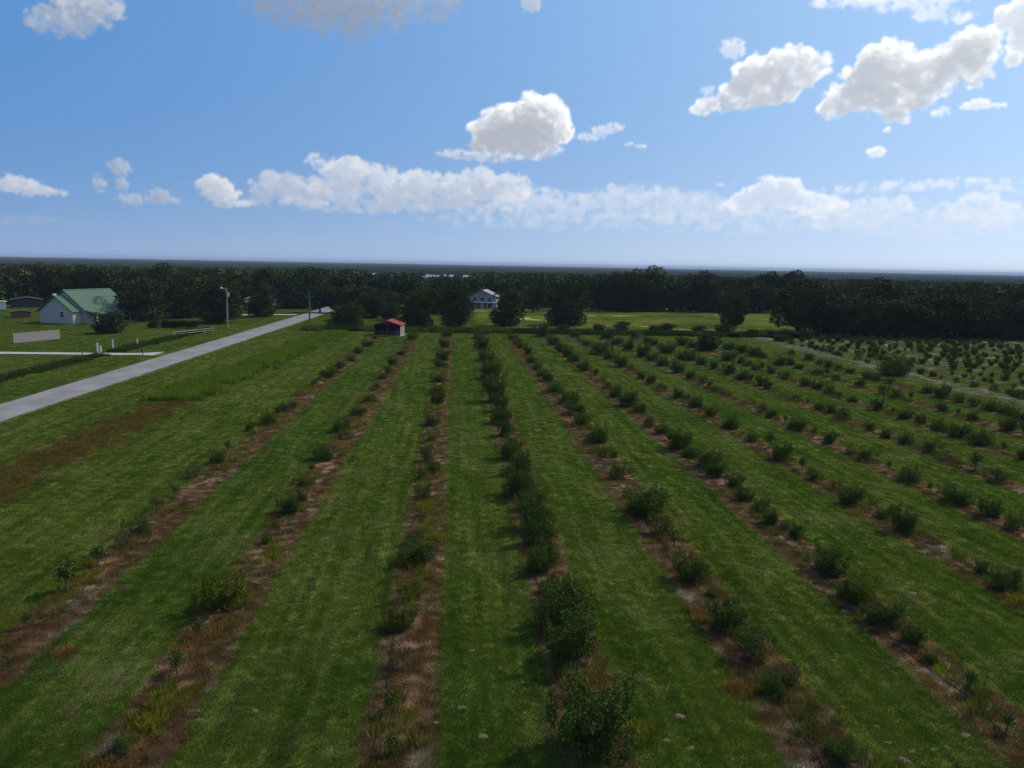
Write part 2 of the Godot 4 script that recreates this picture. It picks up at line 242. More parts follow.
func make_sky() -> Image:
	var W := 4096
	var H := 2048
	var puff := FastNoiseLite.new()
	puff.seed = 5
	puff.noise_type = FastNoiseLite.TYPE_SIMPLEX_SMOOTH
	puff.fractal_octaves = 6
	puff.fractal_gain = 0.6
	puff.frequency = 0.55
	# the whole sphere, coarse; -z in the middle column
	var w := 1024
	var h := 512
	var low := PackedFloat32Array()
	low.resize(w * h * 3)
	var high := FastNoiseLite.new()
	high.seed = 11
	high.fractal_octaves = 5
	high.frequency = 0.42
	for j in h:
		var el := 90.0 - (j + 0.5) / h * 180.0
		for i in w:
			var az := (i + 0.5) / w * 360.0 - 180.0
			var o := (j * w + i) * 3
			if el < -1.0:
				low[o] = 0.06; low[o + 1] = 0.08; low[o + 2] = 0.05
				continue
			var c := sky_air(az, el)
			if el > 3.0:
				var inside := smoothstep(46.0, 60.0, absf(az - 4.0)) if el < 30.0 else 1.0
				inside = maxf(inside, smoothstep(22.0, 30.0, el))
				if inside > 0.0:
					var k := 1.0 / tan(deg_to_rad(el))
					var q := Vector2(sin(deg_to_rad(az)), -cos(deg_to_rad(az))) * k
					var f := high.get_noise_2d(q.x * 2.2, q.y * 2.2)
					var cov := smoothstep(0.10, 0.34, f) * inside * smoothstep(3.0, 8.0, el)
					c = c.lerp(Vector3(0.62, 0.66, 0.74).lerp(Vector3(0.9, 0.9, 0.9), smoothstep(0.45, 0.15, f)), cov * 0.85)
			low[o] = c.x; low[o + 1] = c.y; low[o + 2] = c.z
	var im := Image.create_from_data(w, h, false, Image.FORMAT_RGBF, low.to_byte_array())
	im.resize(W, H, Image.INTERPOLATE_BILINEAR)
	# the part with the clouds in view, at full resolution
	var a0 := -48.0
	var a1 := 56.0
	var e0 := -1.5
	var e1 := 24.0
	var k := W / 360.0
	var x0 := int((a0 + 180.0) * k)
	var y0 := int((90.0 - e1) * k)
	var pw := int((a1 - a0) * k)
	var ph := int((e1 - e0) * k)
	var px := PackedFloat32Array()
	px.resize(pw * ph * 3)
	for j in ph:
		var el := 90.0 - (y0 + j + 0.5) / k
		for i in pw:
			var c := sky_air((x0 + i + 0.5) / k - 180.0, el)
			var o := (j * pw + i) * 3
			px[o] = c.x; px[o + 1] = c.y; px[o + 2] = c.z
	var ci := 0
	for cl in CLOUDS:
		ci += 1
		var bl: Array = cl[5]
		var lo := Vector2(999, 999)
		var hi := Vector2(-999, -999)
		for b in range(0, bl.size(), 4):
			lo = lo.min(Vector2(bl[b] - bl[b + 2] * 1.5, bl[b + 1] - bl[b + 3] * 1.5))
			hi = hi.max(Vector2(bl[b] + bl[b + 2] * 1.5, bl[b + 1] + bl[b + 3] * 1.5))
		var i0 := clampi(int((lo.x + 180.0) * k) - x0, 0, pw - 1)
		var i1 := clampi(int((hi.x + 180.0) * k) - x0, 0, pw - 1)
		var j0 := clampi(int((90.0 - hi.y) * k) - y0, 0, ph - 1)
		var j1 := clampi(int((90.0 - lo.y) * k) - y0, 0, ph - 1)
		var gw := i1 - i0 + 1
		var gh := j1 - j0 + 1
		var F := PackedFloat32Array()      # cover
		F.resize(gw * gh)
		F.fill(-9.0)
		var Hh := PackedFloat32Array()     # bulge towards the viewer, in degrees
		Hh.resize(gw * gh)
		var soft: float = cl[3]
		var ragged: float = cl[4]
		var size := 0.0
		var puffs := []
		for b in range(0, bl.size(), 4):
			var ra: float = bl[b + 2]
			var re: float = bl[b + 3]
			size = maxf(size, sqrt(ra * re))
			puffs.append([bl[b], bl[b + 1], ra * 0.97, re * 0.97, minf(ra, re)])
			var cnt := clampi(int(ra * re * 26.0), 5, 42)
			for q in cnt:
				var an := rng.randf() * TAU
				var rr := sqrt(rng.randf_range(0.12, 1.0))
				var s := minf(ra, re) * rng.randf_range(0.2, 0.5)
				if sin(an) < -0.3:
					s *= 0.6
				puffs.append([bl[b] + cos(an) * rr * ra * 0.88, bl[b + 1] + sin(an) * rr * re * 0.88, s * rng.randf_range(1.0, 1.5), s, s + minf(ra, re) * 0.75 * sqrt(maxf(0.0, 1.0 - rr * rr))])
		for p in puffs:
			var ui0 := clampi(int((p[0] - p[2] * 1.5 + 180.0) * k) - x0 - i0, 0, gw - 1)
			var ui1 := clampi(int((p[0] + p[2] * 1.5 + 180.0) * k) - x0 - i0, 0, gw - 1)
			var uj0 := clampi(int((90.0 - p[1] - p[3] * 1.5) * k) - y0 - j0, 0, gh - 1)
			var uj1 := clampi(int((90.0 - p[1] + p[3] * 1.5) * k) - y0 - j0, 0, gh - 1)
			for j in range(uj0, uj1 + 1):
				var de: float = ((90.0 - (y0 + j0 + j + 0.5) / k) - p[1]) / p[3]
				for i in range(ui0, ui1 + 1):
					var da: float = (((x0 + i0 + i + 0.5) / k - 180.0) - p[0]) / p[2]
					var f := 1.0 - da * da - de * de
					var o := j * gw + i
					if f > F[o]:
						F[o] = f
					if f > 0.0:
						var hh: float = p[4] - p[3] * (1.0 - sqrt(f))
						if hh > Hh[o]:
							Hh[o] = hh
		var fq := clampf(1.2 / size, 0.8, 2.8)
		var sg: float = 3.4 / size          # how dense the cloud is
		for j in gh:
			var el := 90.0 - (y0 + j0 + j + 0.5) / k
			for i in gw:
				var o2 := j * gw + i
				if F[o2] < -0.75:
					continue
				var az := (x0 + i0 + i + 0.5) / k - 180.0
				var turn := deg_to_rad(SUN_AZ - az)
				var L3 := Vector3(sin(turn) * cos(deg_to_rad(SUN_EL)), sin(deg_to_rad(SUN_EL)), -cos(turn) * cos(deg_to_rad(SUN_EL)))
				var hh := Hh[o2]
				var zm := hh + size * 0.45
				var dz := zm * 2.0 / 11.0
				var T := 1.0
				var glow := 0.0
				for q in 11:
					var z := zm - (q + 0.5) * dz
					var body := (hh - absf(z)) / (0.55 * size) if F[o2] > 0.0 else F[o2] * 0.9 - absf(z) / size
					var nb := puff.get_noise_3d(az * fq * 1.9, el * 2.1 * fq, z * fq * 1.9 + ci * 9.0)
					var dens := clampf(body * 0.95 + nb * 3.3 * ragged - 0.08, 0.0, 1.0) / (0.4 + soft * 1.6)
					if dens < 0.01:
						continue
					dens = minf(dens, 1.0)
					var occ := 0.0
					var st := size * 0.16
					for s in 5:
						var reach := st * (s + 0.7) * (1.0 + s * 0.25)
						var ii := i + int(L3.x * reach * k)
						var jj := j - int(L3.y * reach * k)
						if ii >= gw or jj < 0:
							break
						var h2 := Hh[jj * gw + ii]
						occ += clampf((h2 - absf(z + L3.z * reach)) / (0.55 * size) + nb * 0.9, 0.0, 1.0) * st * (1.0 + s * 0.3)
					occ *= sg * 0.8
					var light := 0.78 * exp(-occ * 1.9) + 0.22 * exp(-occ * 0.3)
					var al := 1.0 - exp(-dens * sg * 1.5 * dz)
					glow += T * al * light
					T *= 1.0 - al
					if T < 0.02:
						break
				var alpha := 1.0 - T
				if alpha < 0.004:
					continue
				var lit := clampf(glow / alpha * 1.5, 0.0, 1.0)
				alpha *= cl[0]
				var Lb: float = cl[1]
				var S: float = cl[2] * 1.0
				var c := Vector3(S * 0.87, S * 0.96, S * 1.13).lerp(Vector3(Lb, Lb * 0.995, Lb * 1.0) * 1.12, lit)
				var o := ((j0 + j) * pw + i0 + i) * 3
				var air := Vector3(px[o], px[o + 1], px[o + 2])
				c = c.lerp(air, exp(-maxf(el, 0.0) / 2.6) * 0.5)
				c = air.lerp(c, alpha)
				px[o] = c.x; px[o + 1] = c.y; px[o + 2] = c.z
	var fine := Image.create_from_data(pw, ph, false, Image.FORMAT_RGBF, px.to_byte_array())
	im.blit_rect(fine, Rect2i(0, 0, pw, ph), Vector2i(x0, y0))
	# Godot looks for -z at the edge of the picture
	var out := Image.create(W, H, false, Image.FORMAT_RGBF)
	out.blit_rect(im, Rect2i(W / 2, 0, W / 2, H), Vector2i(0, 0))
	out.blit_rect(im, Rect2i(0, 0, W / 2, H), Vector2i(W / 2, 0))
	return out

# ---------------------------------------------------------------- the ground's matter
func row_x(i: int, z: float) -> float:
	return ROW_LINE[i][0] + ROW_LINE[i][1] * z

func strip_share(x: float, z: float) -> float:   # 1 on the bare strip under a row, 0 on the grass between
	if x < -21.0 or x > 64.0:
		return 0.0
	var best := 99.0
	var i0 := clampi(int(round((x + 17.4) / 6.95)), 0, 11)
	var bi := i0
	for i in range(maxi(0, i0 - 1), mini(11, i0 + 1) + 1):
		var d := absf(x - row_x(i, z) - STRIP[i][0])
		if d < best:
			best = d
			bi = i
	if z < ROW_LINE[bi][2] - 1.0:
		return 0.0
	var half: float = STRIP[bi][1] + 0.22 * n_mid.get_noise_2d(z * 1.2, bi * 31.0)
	return smoothstep(0.2, -0.2, best - half + 0.2 * n_edge.get_noise_2d(x, z))

func on_road(x: float, z: float) -> bool:
	return x > road_l(z) - 0.15 and x < road_r(z) + 0.15

func road_l(z: float) -> float:
	return lerpf(-46.6, -44.2, clampf((-z - 60.0) / 140.0, 0.0, 1.2))

func road_r(z: float) -> float:
	return lerpf(-41.9, -38.9, clampf((-z - 60.0) / 140.0, 0.0, 1.2))

# offset and half width of the sprayed strip under each row
const STRIP := [[0.45, 1.1], [0.35, 1.2], [0.25, 1.1], [0.1, 1.1], [-0.25, 1.2], [-0.2, 1.15], [-0.1, 1.0], [0.0, 0.95], [0.0, 0.9], [0.0, 0.9], [0.0, 0.9], [0.0, 0.9]]
# how olive the grass of the verge and of each lane is
const LANE := [0.3, -0.22, 0.22, -0.15, -0.1, 0.0, 0.02, 0.06, 0.1, 0.1, 0.14, 0.16, 0.2]
const G1 := Vector3(0.063, 0.104, 0.017)
const G2 := Vector3(0.104, 0.124, 0.024)
const G3 := Vector3(0.102, 0.092, 0.036)
const DEAD := Vector3(0.145, 0.076, 0.049)
const TAN := Vector3(0.205, 0.126, 0.083)
const SAND := Vector3(0.270, 0.228, 0.222)

func ground_color(x: float, z: float) -> Vector3:
	var nb := n_big.get_noise_2d(x, z)
	var nm := n_mid.get_noise_2d(x, z)
	var nf := n_fine.get_noise_2d(x, z)
	var streak := n_mid.get_noise_2d(x * 9.0, z * 0.35)
	var lane := 0.15
	if z > -172.0 and x > -40.0 and x < 64.0:
		lane = LANE[clampi(int(floor((x + 17.4) / 6.95)) + 1, 0, 12)]
	var c := G1.lerp(G2, clampf(0.42 + lane + nb * 0.6 + streak * 1.1 + nf * 0.15, 0.0, 1.0))
	var fine := n_mid.get_noise_2d(x * 21.0, z * 0.5 + 40.0)
	c *= 1.0 + 0.32 * streak + 0.38 * fine
	c = c.lerp(G3, clampf(smoothstep(0.2, 0.6, nm * 0.5 + nf * 0.4 + absf(streak) * 0.6) * 0.7, 0.0, 1.0))
	if x > -21.0 and x < 64.0 and z > -170.0:
		# faint mower wheel lines half way between the rows
		var i := clampi(int(floor((x + 17.4) / 6.95)), 0, 10)
		var m := (row_x(i, z) + row_x(i + 1, z)) * 0.5 + 0.5 * n_big.get_noise_2d(z * 0.5, i * 50.0)
		var wheel := minf(minf(absf(x - m - 0.85), absf(x - m + 0.85)), minf(absf(x - m - 1.7), absf(x - m + 1.55)))
		c = c.lerp(Vector3(0.075, 0.066, 0.032), smoothstep(0.2, 0.04, wheel) * clampf(0.22 + nm * 1.3 + nf * 0.5, 0.0, 0.85))
	var s := strip_share(x, z)
	if s > 0.0:
		var q := DEAD.lerp(TAN, clampf(0.35 + nf * 1.5 + nm * 0.5, 0.0, 1.0))
		q = q.lerp(SAND, 0.6 * smoothstep(0.26, 0.56, n_mid.get_noise_2d(x * 1.3 + 200.0, z * 1.1) + nf * 0.3))
		q = q.lerp(G1 * 0.8, smoothstep(0.0, 0.4, n_mid.get_noise_2d(x * 1.7, z * 0.9 + 300.0) + nf * 0.4) * 0.3)
		q *= 0.92 + nf * 0.5
		c = c.lerp(q, s)
	if x < -24.0 and x > -36.0:
		# brown dead weeds along the ditch beside the road
		var d := absf(x + 30.2 + 0.9 * nm)
		var b := smoothstep(3.2, 0.8, d + 1.6 * nf + 1.2 * nm) * smoothstep(-92.0, -80.0, z)
		c = c.lerp(DEAD.lerp(TAN, clampf(0.3 + nf * 1.4, 0.0, 1.0)) * 0.95, b * clampf(0.5 + nf * 0.8 + streak, 0.0, 0.8))
	var rd := maxf(road_l(z) - x, x - road_r(z))
	if rd < 1.4:
		c = c.lerp(Vector3(0.20, 0.165, 0.125), smoothstep(0.75, 0.1, rd + nf * 0.6 + nm * 0.5) * 0.8)
	if x > 61.0 and z > -172.0:
		# the sandy block on the right
		var q := SAND.lerp(TAN, clampf(0.25 + nm, 0.0, 1.0)) * 0.8
		var g := smoothstep(-0.45, -0.05, nm * 0.6 + nf * 0.5 + sin((x - 62.0) * 0.9) * 0.22)
		q = q.lerp(G2.lerp(G3, 0.35), g * 0.92)
		var track := smoothstep(1.9, 1.2, absf(x - 65.2 - 0.6 * nm))
		q = q.lerp(SAND * 0.85, track * clampf(0.15 + nm * 1.2 + nf * 0.7, 0.0, 0.6))
		c = c.lerp(q, smoothstep(61.0, 63.0, x + nf * 1.5))
	if z < -174.0 and x > 5.0:
		# rough unmown pasture beyond the fence
		var q := Vector3(0.30, 0.29, 0.095).lerp(Vector3(0.16, 0.18, 0.05), clampf(0.5 + nb * 1.2 + nf * 0.5, 0.0, 1.0))
		c = c.lerp(q, smoothstep(-174.0, -178.0, z + nf * 2.0))
	return c

func ground_image(x0: float, z0: float, w: float, d: float, per: float) -> ImageTexture:
	var iw := int(w / per)
	var ih := int(d / per)
	var data := PackedByteArray()
	data.resize(iw * ih * 3)
	for j in ih:
		var z := z0 + (j + 0.5) * per
		for i in iw:
			var c := ground_color(x0 + (i + 0.5) * per, z)
			var s := Color(c.x, c.y, c.z).linear_to_srgb()
			var o := (j * iw + i) * 3
			data[o] = clampi(int(s.r * 255.0), 0, 255)
			data[o + 1] = clampi(int(s.g * 255.0), 0, 255)
			data[o + 2] = clampi(int(s.b * 255.0), 0, 255)
	var im := Image.create_from_data(iw, ih, false, Image.FORMAT_RGB8, data)
	return ImageTexture.create_from_image(im)

func ground_y(x: float, z: float) -> float:
	var r := Vector2(x, z).length()
	return -6.0 * smoothstep(330.0, 1000.0, r)

func sheet(x0: float, z0: float, w: float, d: float, step: float, y: float, rough: float) -> ArrayMesh:
	var nx := int(w / step)
	var nz := int(d / step)
	var v := PackedVector3Array()
	var n := PackedVector3Array()
	var t := PackedVector2Array()
	var ix := PackedInt32Array()
	for j in nz + 1:
		for i in nx + 1:
			var x := x0 + w * i / nx
			var z := z0 + d * j / nz
			v.append(Vector3(x, y + rough * n_mid.get_noise_2d(x, z), z))
			n.append(Vector3.UP)
			t.append(Vector2(float(i) / nx, float(j) / nz))
	for j in nz:
		for i in nx:
			var a := j * (nx + 1) + i
			for q in [a, a + 1, a + nx + 2, a, a + nx + 2, a + nx + 1]:
				ix.append(q)
	var arr := []
	arr.resize(Mesh.ARRAY_MAX)
	arr[Mesh.ARRAY_VERTEX] = v
	arr[Mesh.ARRAY_NORMAL] = n
	arr[Mesh.ARRAY_TEX_UV] = t
	arr[Mesh.ARRAY_INDEX] = ix
	var m := ArrayMesh.new()
	m.add_surface_from_arrays(Mesh.PRIMITIVE_TRIANGLES, arr)
	return m

# ---------------------------------------------------------------- plants
func crown(lobes: Array, count: int, l: float, w: float, a: Color, b: Color, deep := 0.35, droop := 0.0, flush := 0.0) -> MB:
	var m := MB.new()
	var total := 0.0
	for o in lobes:
		total += o[1].x * o[1].y + o[1].z * o[1].y
	for o in lobes:
		var k := int(count * (o[1].x * o[1].y + o[1].z * o[1].y) / total)
		var tone := rng.randf_range(0.0, 1.0)
		for q in k:
			var d := Vector3(rng.randfn(), rng.randfn(), rng.randfn()).normalized()
			var bump := 1.0 + 0.16 * sin(d.x * 7.0 + tone * 9.0) * sin(d.y * 6.0 + tone * 5.0) + 0.1 * sin(d.z * 11.0 + tone * 20.0)
			var f := (1.0 - deep * pow(rng.randf(), 1.6)) * bump
			var p: Vector3 = o[0] + d * o[1] * f
			if p.y < 0.04:
				p.y = 0.04 + rng.randf() * 0.08
			var al := (d + Vector3(rng.randfn(), rng.randfn() - droop, rng.randfn()) * 0.75).normalized()
			var si := al.cross(Vector3(rng.randfn(), rng.randfn(), rng.randfn())).normalized()
			var cc := a.lerp(b, clampf(tone * 0.45 + rng.randf() * 0.55, 0.0, 1.0))
			cc = cc * rng.randf_range(0.75, 1.25)
			if flush > 0.0 and rng.randf() < flush:
				cc = Color(0.15, 0.19, 0.05) * rng.randf_range(0.7, 1.1)
			var s := rng.randf_range(0.65, 1.3)
			m.leaf(p, al, si, l * s, w * s, cc)
	return m

func stems(b: MB, h: float, r: float, limbs: int, spread: float, top: float) -> void:
	var lean := Vector3(rng.randf_range(-0.06, 0.06), 0, rng.randf_range(-0.06, 0.06)) * h
	var pts := [Vector3(0, -0.05, 0), Vector3(0, h * 0.25, 0) + lean * 0.3, Vector3(0, h * 0.6, 0) + lean * 0.7, Vector3(0, h, 0) + lean]
	b.tube(pts, [r * 1.35, r, r * 0.85, r * 0.6], 8)
	for k in limbs:
		var a := TAU * (k + rng.randf() * 0.6) / limbs
		var y0 := h * rng.randf_range(0.5, 0.95)
		var out := Vector3(cos(a), 0, sin(a))
		var s := spread * rng.randf_range(0.6, 1.0)
		var ty := lerpf(h, top, rng.randf_range(0.45, 0.95))
		b.tube([Vector3(0, y0, 0) + lean * 0.7, out * s * 0.4 + Vector3(0, lerpf(y0, ty, 0.5), 0), out * s + Vector3(0, ty, 0)], [r * 0.5, r * 0.33, r * 0.1], 5)

var bush_kind := []     # each: [trunk mesh, crown mesh]; one metre wide
var dry_kind := []
var sap_kind := []
var oak_kind := []
var far_kind := []

func make_plants() -> void:
	for k in 8:
		var sparse := k >= 5
		var lobes := [] if sparse else [[Vector3(rng.randf_range(-0.12, 0.12), 0.3, rng.randf_range(-0.12, 0.12)), Vector3(0.22, 0.25, 0.22)], [Vector3(0.1, 0.12, 0.05), Vector3(0.28, 0.12, 0.28)]]
		if k in [3, 4]:
			lobes.append([Vector3(0.27, 0.28, 0.06), Vector3(0.2, 0.24, 0.2)])
			lobes.append([Vector3(-0.26, 0.22, -0.05), Vector3(0.19, 0.2, 0.2)])
		for q in rng.randi_range(7, 10):
			var a := rng.randf() * TAU
			var r := rng.randf_range(0.16, 0.33)
			var s := rng.randf_range(0.11, 0.22)
			lobes.append([Vector3(cos(a) * r, rng.randf_range(0.1, 0.66), sin(a) * r), Vector3(s, s * rng.randf_range(0.8, 1.15), s)])
		for q in 12:
			var a := rng.randf() * TAU
			var r := rng.randf_range(0.1, 0.5)
			lobes.append([Vector3(cos(a) * r, rng.randf_range(0.3, 0.95 - r * 0.5), sin(a) * r), Vector3(0.05, 0.16, 0.05)])
		var st := MB.new()
		st.col = Color(0.10, 0.085, 0.07)
		stems(st, 0.3, 0.028, 5, 0.3, 0.7)
		bush_kind.append([st.done(), crown(lobes, 5600 if sparse else 9500, 0.036, 0.0095, Color(0.034, 0.060, 0.012), Color(0.088, 0.116, 0.025), 0.42, 0.0, 0.07).done()])
	for k in 3:
		var lobes := []
		for q in 8:
			var a := rng.randf() * TAU
			var r := rng.randf_range(0.05, 0.36)
			var s := rng.randf_range(0.1, 0.2)
			lobes.append([Vector3(cos(a) * r, rng.randf_range(0.16, 0.55), sin(a) * r), Vector3(s, s, s)])
		var st := MB.new()
		st.col = Color(0.13, 0.10, 0.08)
		stems(st, 0.28, 0.02, 7, 0.4, 0.62)
		dry_kind.append([st.done(), crown(lobes, 1000, 0.062, 0.014, Color(0.055, 0.062, 0.022), Color(0.115, 0.085, 0.045), 0.6).done()])
	for k in 3:
		var lobes := [[Vector3(0, 1.0, 0), Vector3(0.42, 0.38, 0.42)], [Vector3(0.2, 0.8, 0.1), Vector3(0.3, 0.2, 0.3)], [Vector3(-0.15, 1.2, 0.05), Vector3(0.25, 0.25, 0.25)]]
		var st := MB.new()
		st.col = Color(0.11, 0.09, 0.075)
		stems(st, 0.75, 0.055, 4, 0.28, 1.2)
		sap_kind.append([st.done(), crown(lobes, 300, 0.17, 0.045, Color(0.035, 0.06, 0.015), Color(0.08, 0.11, 0.025), 0.8).done()])
	for k in 9:      # ten metres tall, about ten wide
		var lobes := []
		var low := 1.5 if k < 3 else 0.4
		var wide := rng.randf_range(3.0, 3.8)
		for q in rng.randi_range(16, 22):
			var a := rng.randf() * TAU
			var t := rng.randf()
			var y := lerpf(low + 0.5, 8.9, t)
			var reach := wide * sqrt(maxf(0.05, 1.0 - pow((y - 4.8) / 4.9, 2.0)))
			var r := reach * sqrt(rng.randf_range(0.1, 1.0))
			var s := rng.randf_range(0.9, 2.0)
			lobes.append([Vector3(cos(a) * r, y, sin(a) * r), Vector3(s, s * 0.75, s)])
		lobes.append([Vector3(0, 5.0, 0), Vector3(wide * 0.58, 3.0, wide * 0.58)])
		if k >= 3:
			lobes.append([Vector3(0, 2.2, 0), Vector3(wide * 0.8, 2.0, wide * 0.8)])
		var st := MB.new()
		st.col = Color(0.085, 0.072, 0.06)
		stems(st, 3.0, 0.3, 7, 2.6, 7.6)
		oak_kind.append([st.done(), crown(lobes, 9000, 0.42, 0.125, Color(0.024, 0.036, 0.012), Color(0.072, 0.084, 0.029), 0.28, 0.2).done()])
	for k in 3:
		var lobes := []
		for q in 9:
			var a := rng.randf() * TAU
			var y := rng.randf_range(2.5, 8.6)
			var r := 3.4 * sqrt(maxf(0.05, 1.0 - pow((y - 4.8) / 4.9, 2.0))) * sqrt(rng.randf())
			var s := rng.randf_range(1.2, 2.0)
			lobes.append([Vector3(cos(a) * r, y, sin(a) * r), Vector3(s, s * 0.8, s)])
		lobes.append([Vector3(0, 4.6, 0), Vector3(2.6, 3.8, 2.6)])
		far_kind.append(crown(lobes, 1100, 0.95, 0.32, Color(0.026, 0.042, 0.012), Color(0.066, 0.084, 0.024), 0.3).done())

func plant(called: String, kind: Array, m: Material, at: Vector3, turn: float, s: Vector3) -> Node3D:
	var o := base(called, at, turn)
	part_mesh("trunk", kind[0], M.bark, o).scale = s
	part_mesh("crown", kind[1], m, o).scale = s
	return o

func oak(called: String, label: String, x: float, z: float, h: float, w: float, k: int, group := "", mm: Material = null) -> Node3D:
	var o := plant(called, oak_kind[k % oak_kind.size()], [M.leaf, M.leaf_warm, M.leaf, M.leaf_light, M.leaf_olive, M.leaf][(k * 7) % 6] if mm == null else mm, Vector3(x, ground_y(x, z), z), k * 1.7, Vector3(w / 8.6, h / 10.2, w / 8.6))
	tag(o, label, "tree" if h > 4.0 else "shrub", group)
	return o

func scatter(called: String, me: Mesh, m: Material, items: Array, label: String, category: String) -> void:
	# items: [position, yaw, scale vector, colour]
	var mm := MultiMesh.new()
	mm.transform_format = MultiMesh.TRANSFORM_3D
	mm.use_colors = true
	mm.mesh = me
	mm.instance_count = items.size()
	var buf := PackedFloat32Array()
	buf.resize(items.size() * 16)
	var o := 0
	for q in items:
		var p: Vector3 = q[0]
		var cs := cos(q[1])
		var sn := sin(q[1])
		var s: Vector3 = q[2]
		buf[o] = cs * s.x; buf[o + 1] = 0.0; buf[o + 2] = sn * s.z; buf[o + 3] = p.x
		buf[o + 4] = 0.0; buf[o + 5] = s.y; buf[o + 6] = 0.0; buf[o + 7] = p.y
		buf[o + 8] = -sn * s.x; buf[o + 9] = 0.0; buf[o + 10] = cs * s.z; buf[o + 11] = p.z
		var c: Color = q[3]
		buf[o + 12] = c.r; buf[o + 13] = c.g; buf[o + 14] = c.b; buf[o + 15] = 1.0
		o += 16
	mm.buffer = buf
	var node := MultiMeshInstance3D.new()
	node.multimesh = mm
	node.material_override = m
	node.name = numbered(called)
	add_child(node)
	tag(node, label, category, "", "stuff")

func tuft(blades: int, r: float, h: float, w: float, lean: float) -> ArrayMesh:
	var m := MB.new()
	for k in blades:
		var a := rng.randf() * TAU
		var q := r * sqrt(rng.randf())
		var p := Vector3(cos(a) * q, -0.01, sin(a) * q)
		var b := rng.randf() * TAU
		var al := Vector3(cos(b) * lean * rng.randf(), 1.0, sin(b) * lean * rng.randf()).normalized()
		var si := al.cross(Vector3(rng.randfn(), 0.1, rng.randfn())).normalized()
		var g := rng.randf_range(0.9, 1.12)
		m.leaf(p, al, si, h * rng.randf_range(0.55, 1.25), w, Color(g, g, g * rng.randf_range(0.8, 1.1)))
	return m.done()

# ---------------------------------------------------------------- buildings and small things
func gable_poly(w: float, eave: float, peak: float, z: float) -> Array:
	return [Vector3(-w / 2, 0, z), Vector3(w / 2, 0, z), Vector3(w / 2, eave, z), Vector3(0, peak, z), Vector3(-w / 2, eave, z)]

func roof_slab(b: MB, a: Vector3, c: Vector3, along: Vector3, thick: float) -> void:
	# a slab from the eave a up to the ridge c, running along
	var nrm := along.cross(c - a).normalized()
	if nrm.y < 0.0:
		nrm = -nrm
	var p := [a, a + along, c + along, c]
	if (p[1] - p[0]).cross(p[2] - p[0]).dot(nrm) < 0.0:
		p = [a, c, c + along, a + along]
	var q := []
	for k in p:
		q.append(k + nrm * thick)
	b.prism(q, -nrm * thick)

func window(parent: Node, at: Vector3, w: float, h: float, turn: float) -> void:
	var f := MB.new()
	var d := 0.07
	f.box(Vector3(-w / 2 - d, -d, -0.03), Vector3(w / 2 + d, 0, 0.06))
	f.box(Vector3(-w / 2 - d, h, -0.03), Vector3(w / 2 + d, h + d, 0.06))
	f.box(Vector3(-w / 2 - d, 0, -0.03), Vector3(-w / 2, h, 0.06))
	f.box(Vector3(w / 2, 0, -0.03), Vector3(w / 2 + d, h, 0.06))
	f.box(Vector3(-w / 2, h * 0.5 - 0.03, -0.01), Vector3(w / 2, h * 0.5 + 0.03, 0.045))
	var fr := part("window", f, M.white_paint, parent)
	fr.position = at
	fr.rotation.y = turn
	part("pane", boxed(Vector3(-w / 2, 0, -0.02), Vector3(w / 2, h, 0.02)), M.glass, fr)

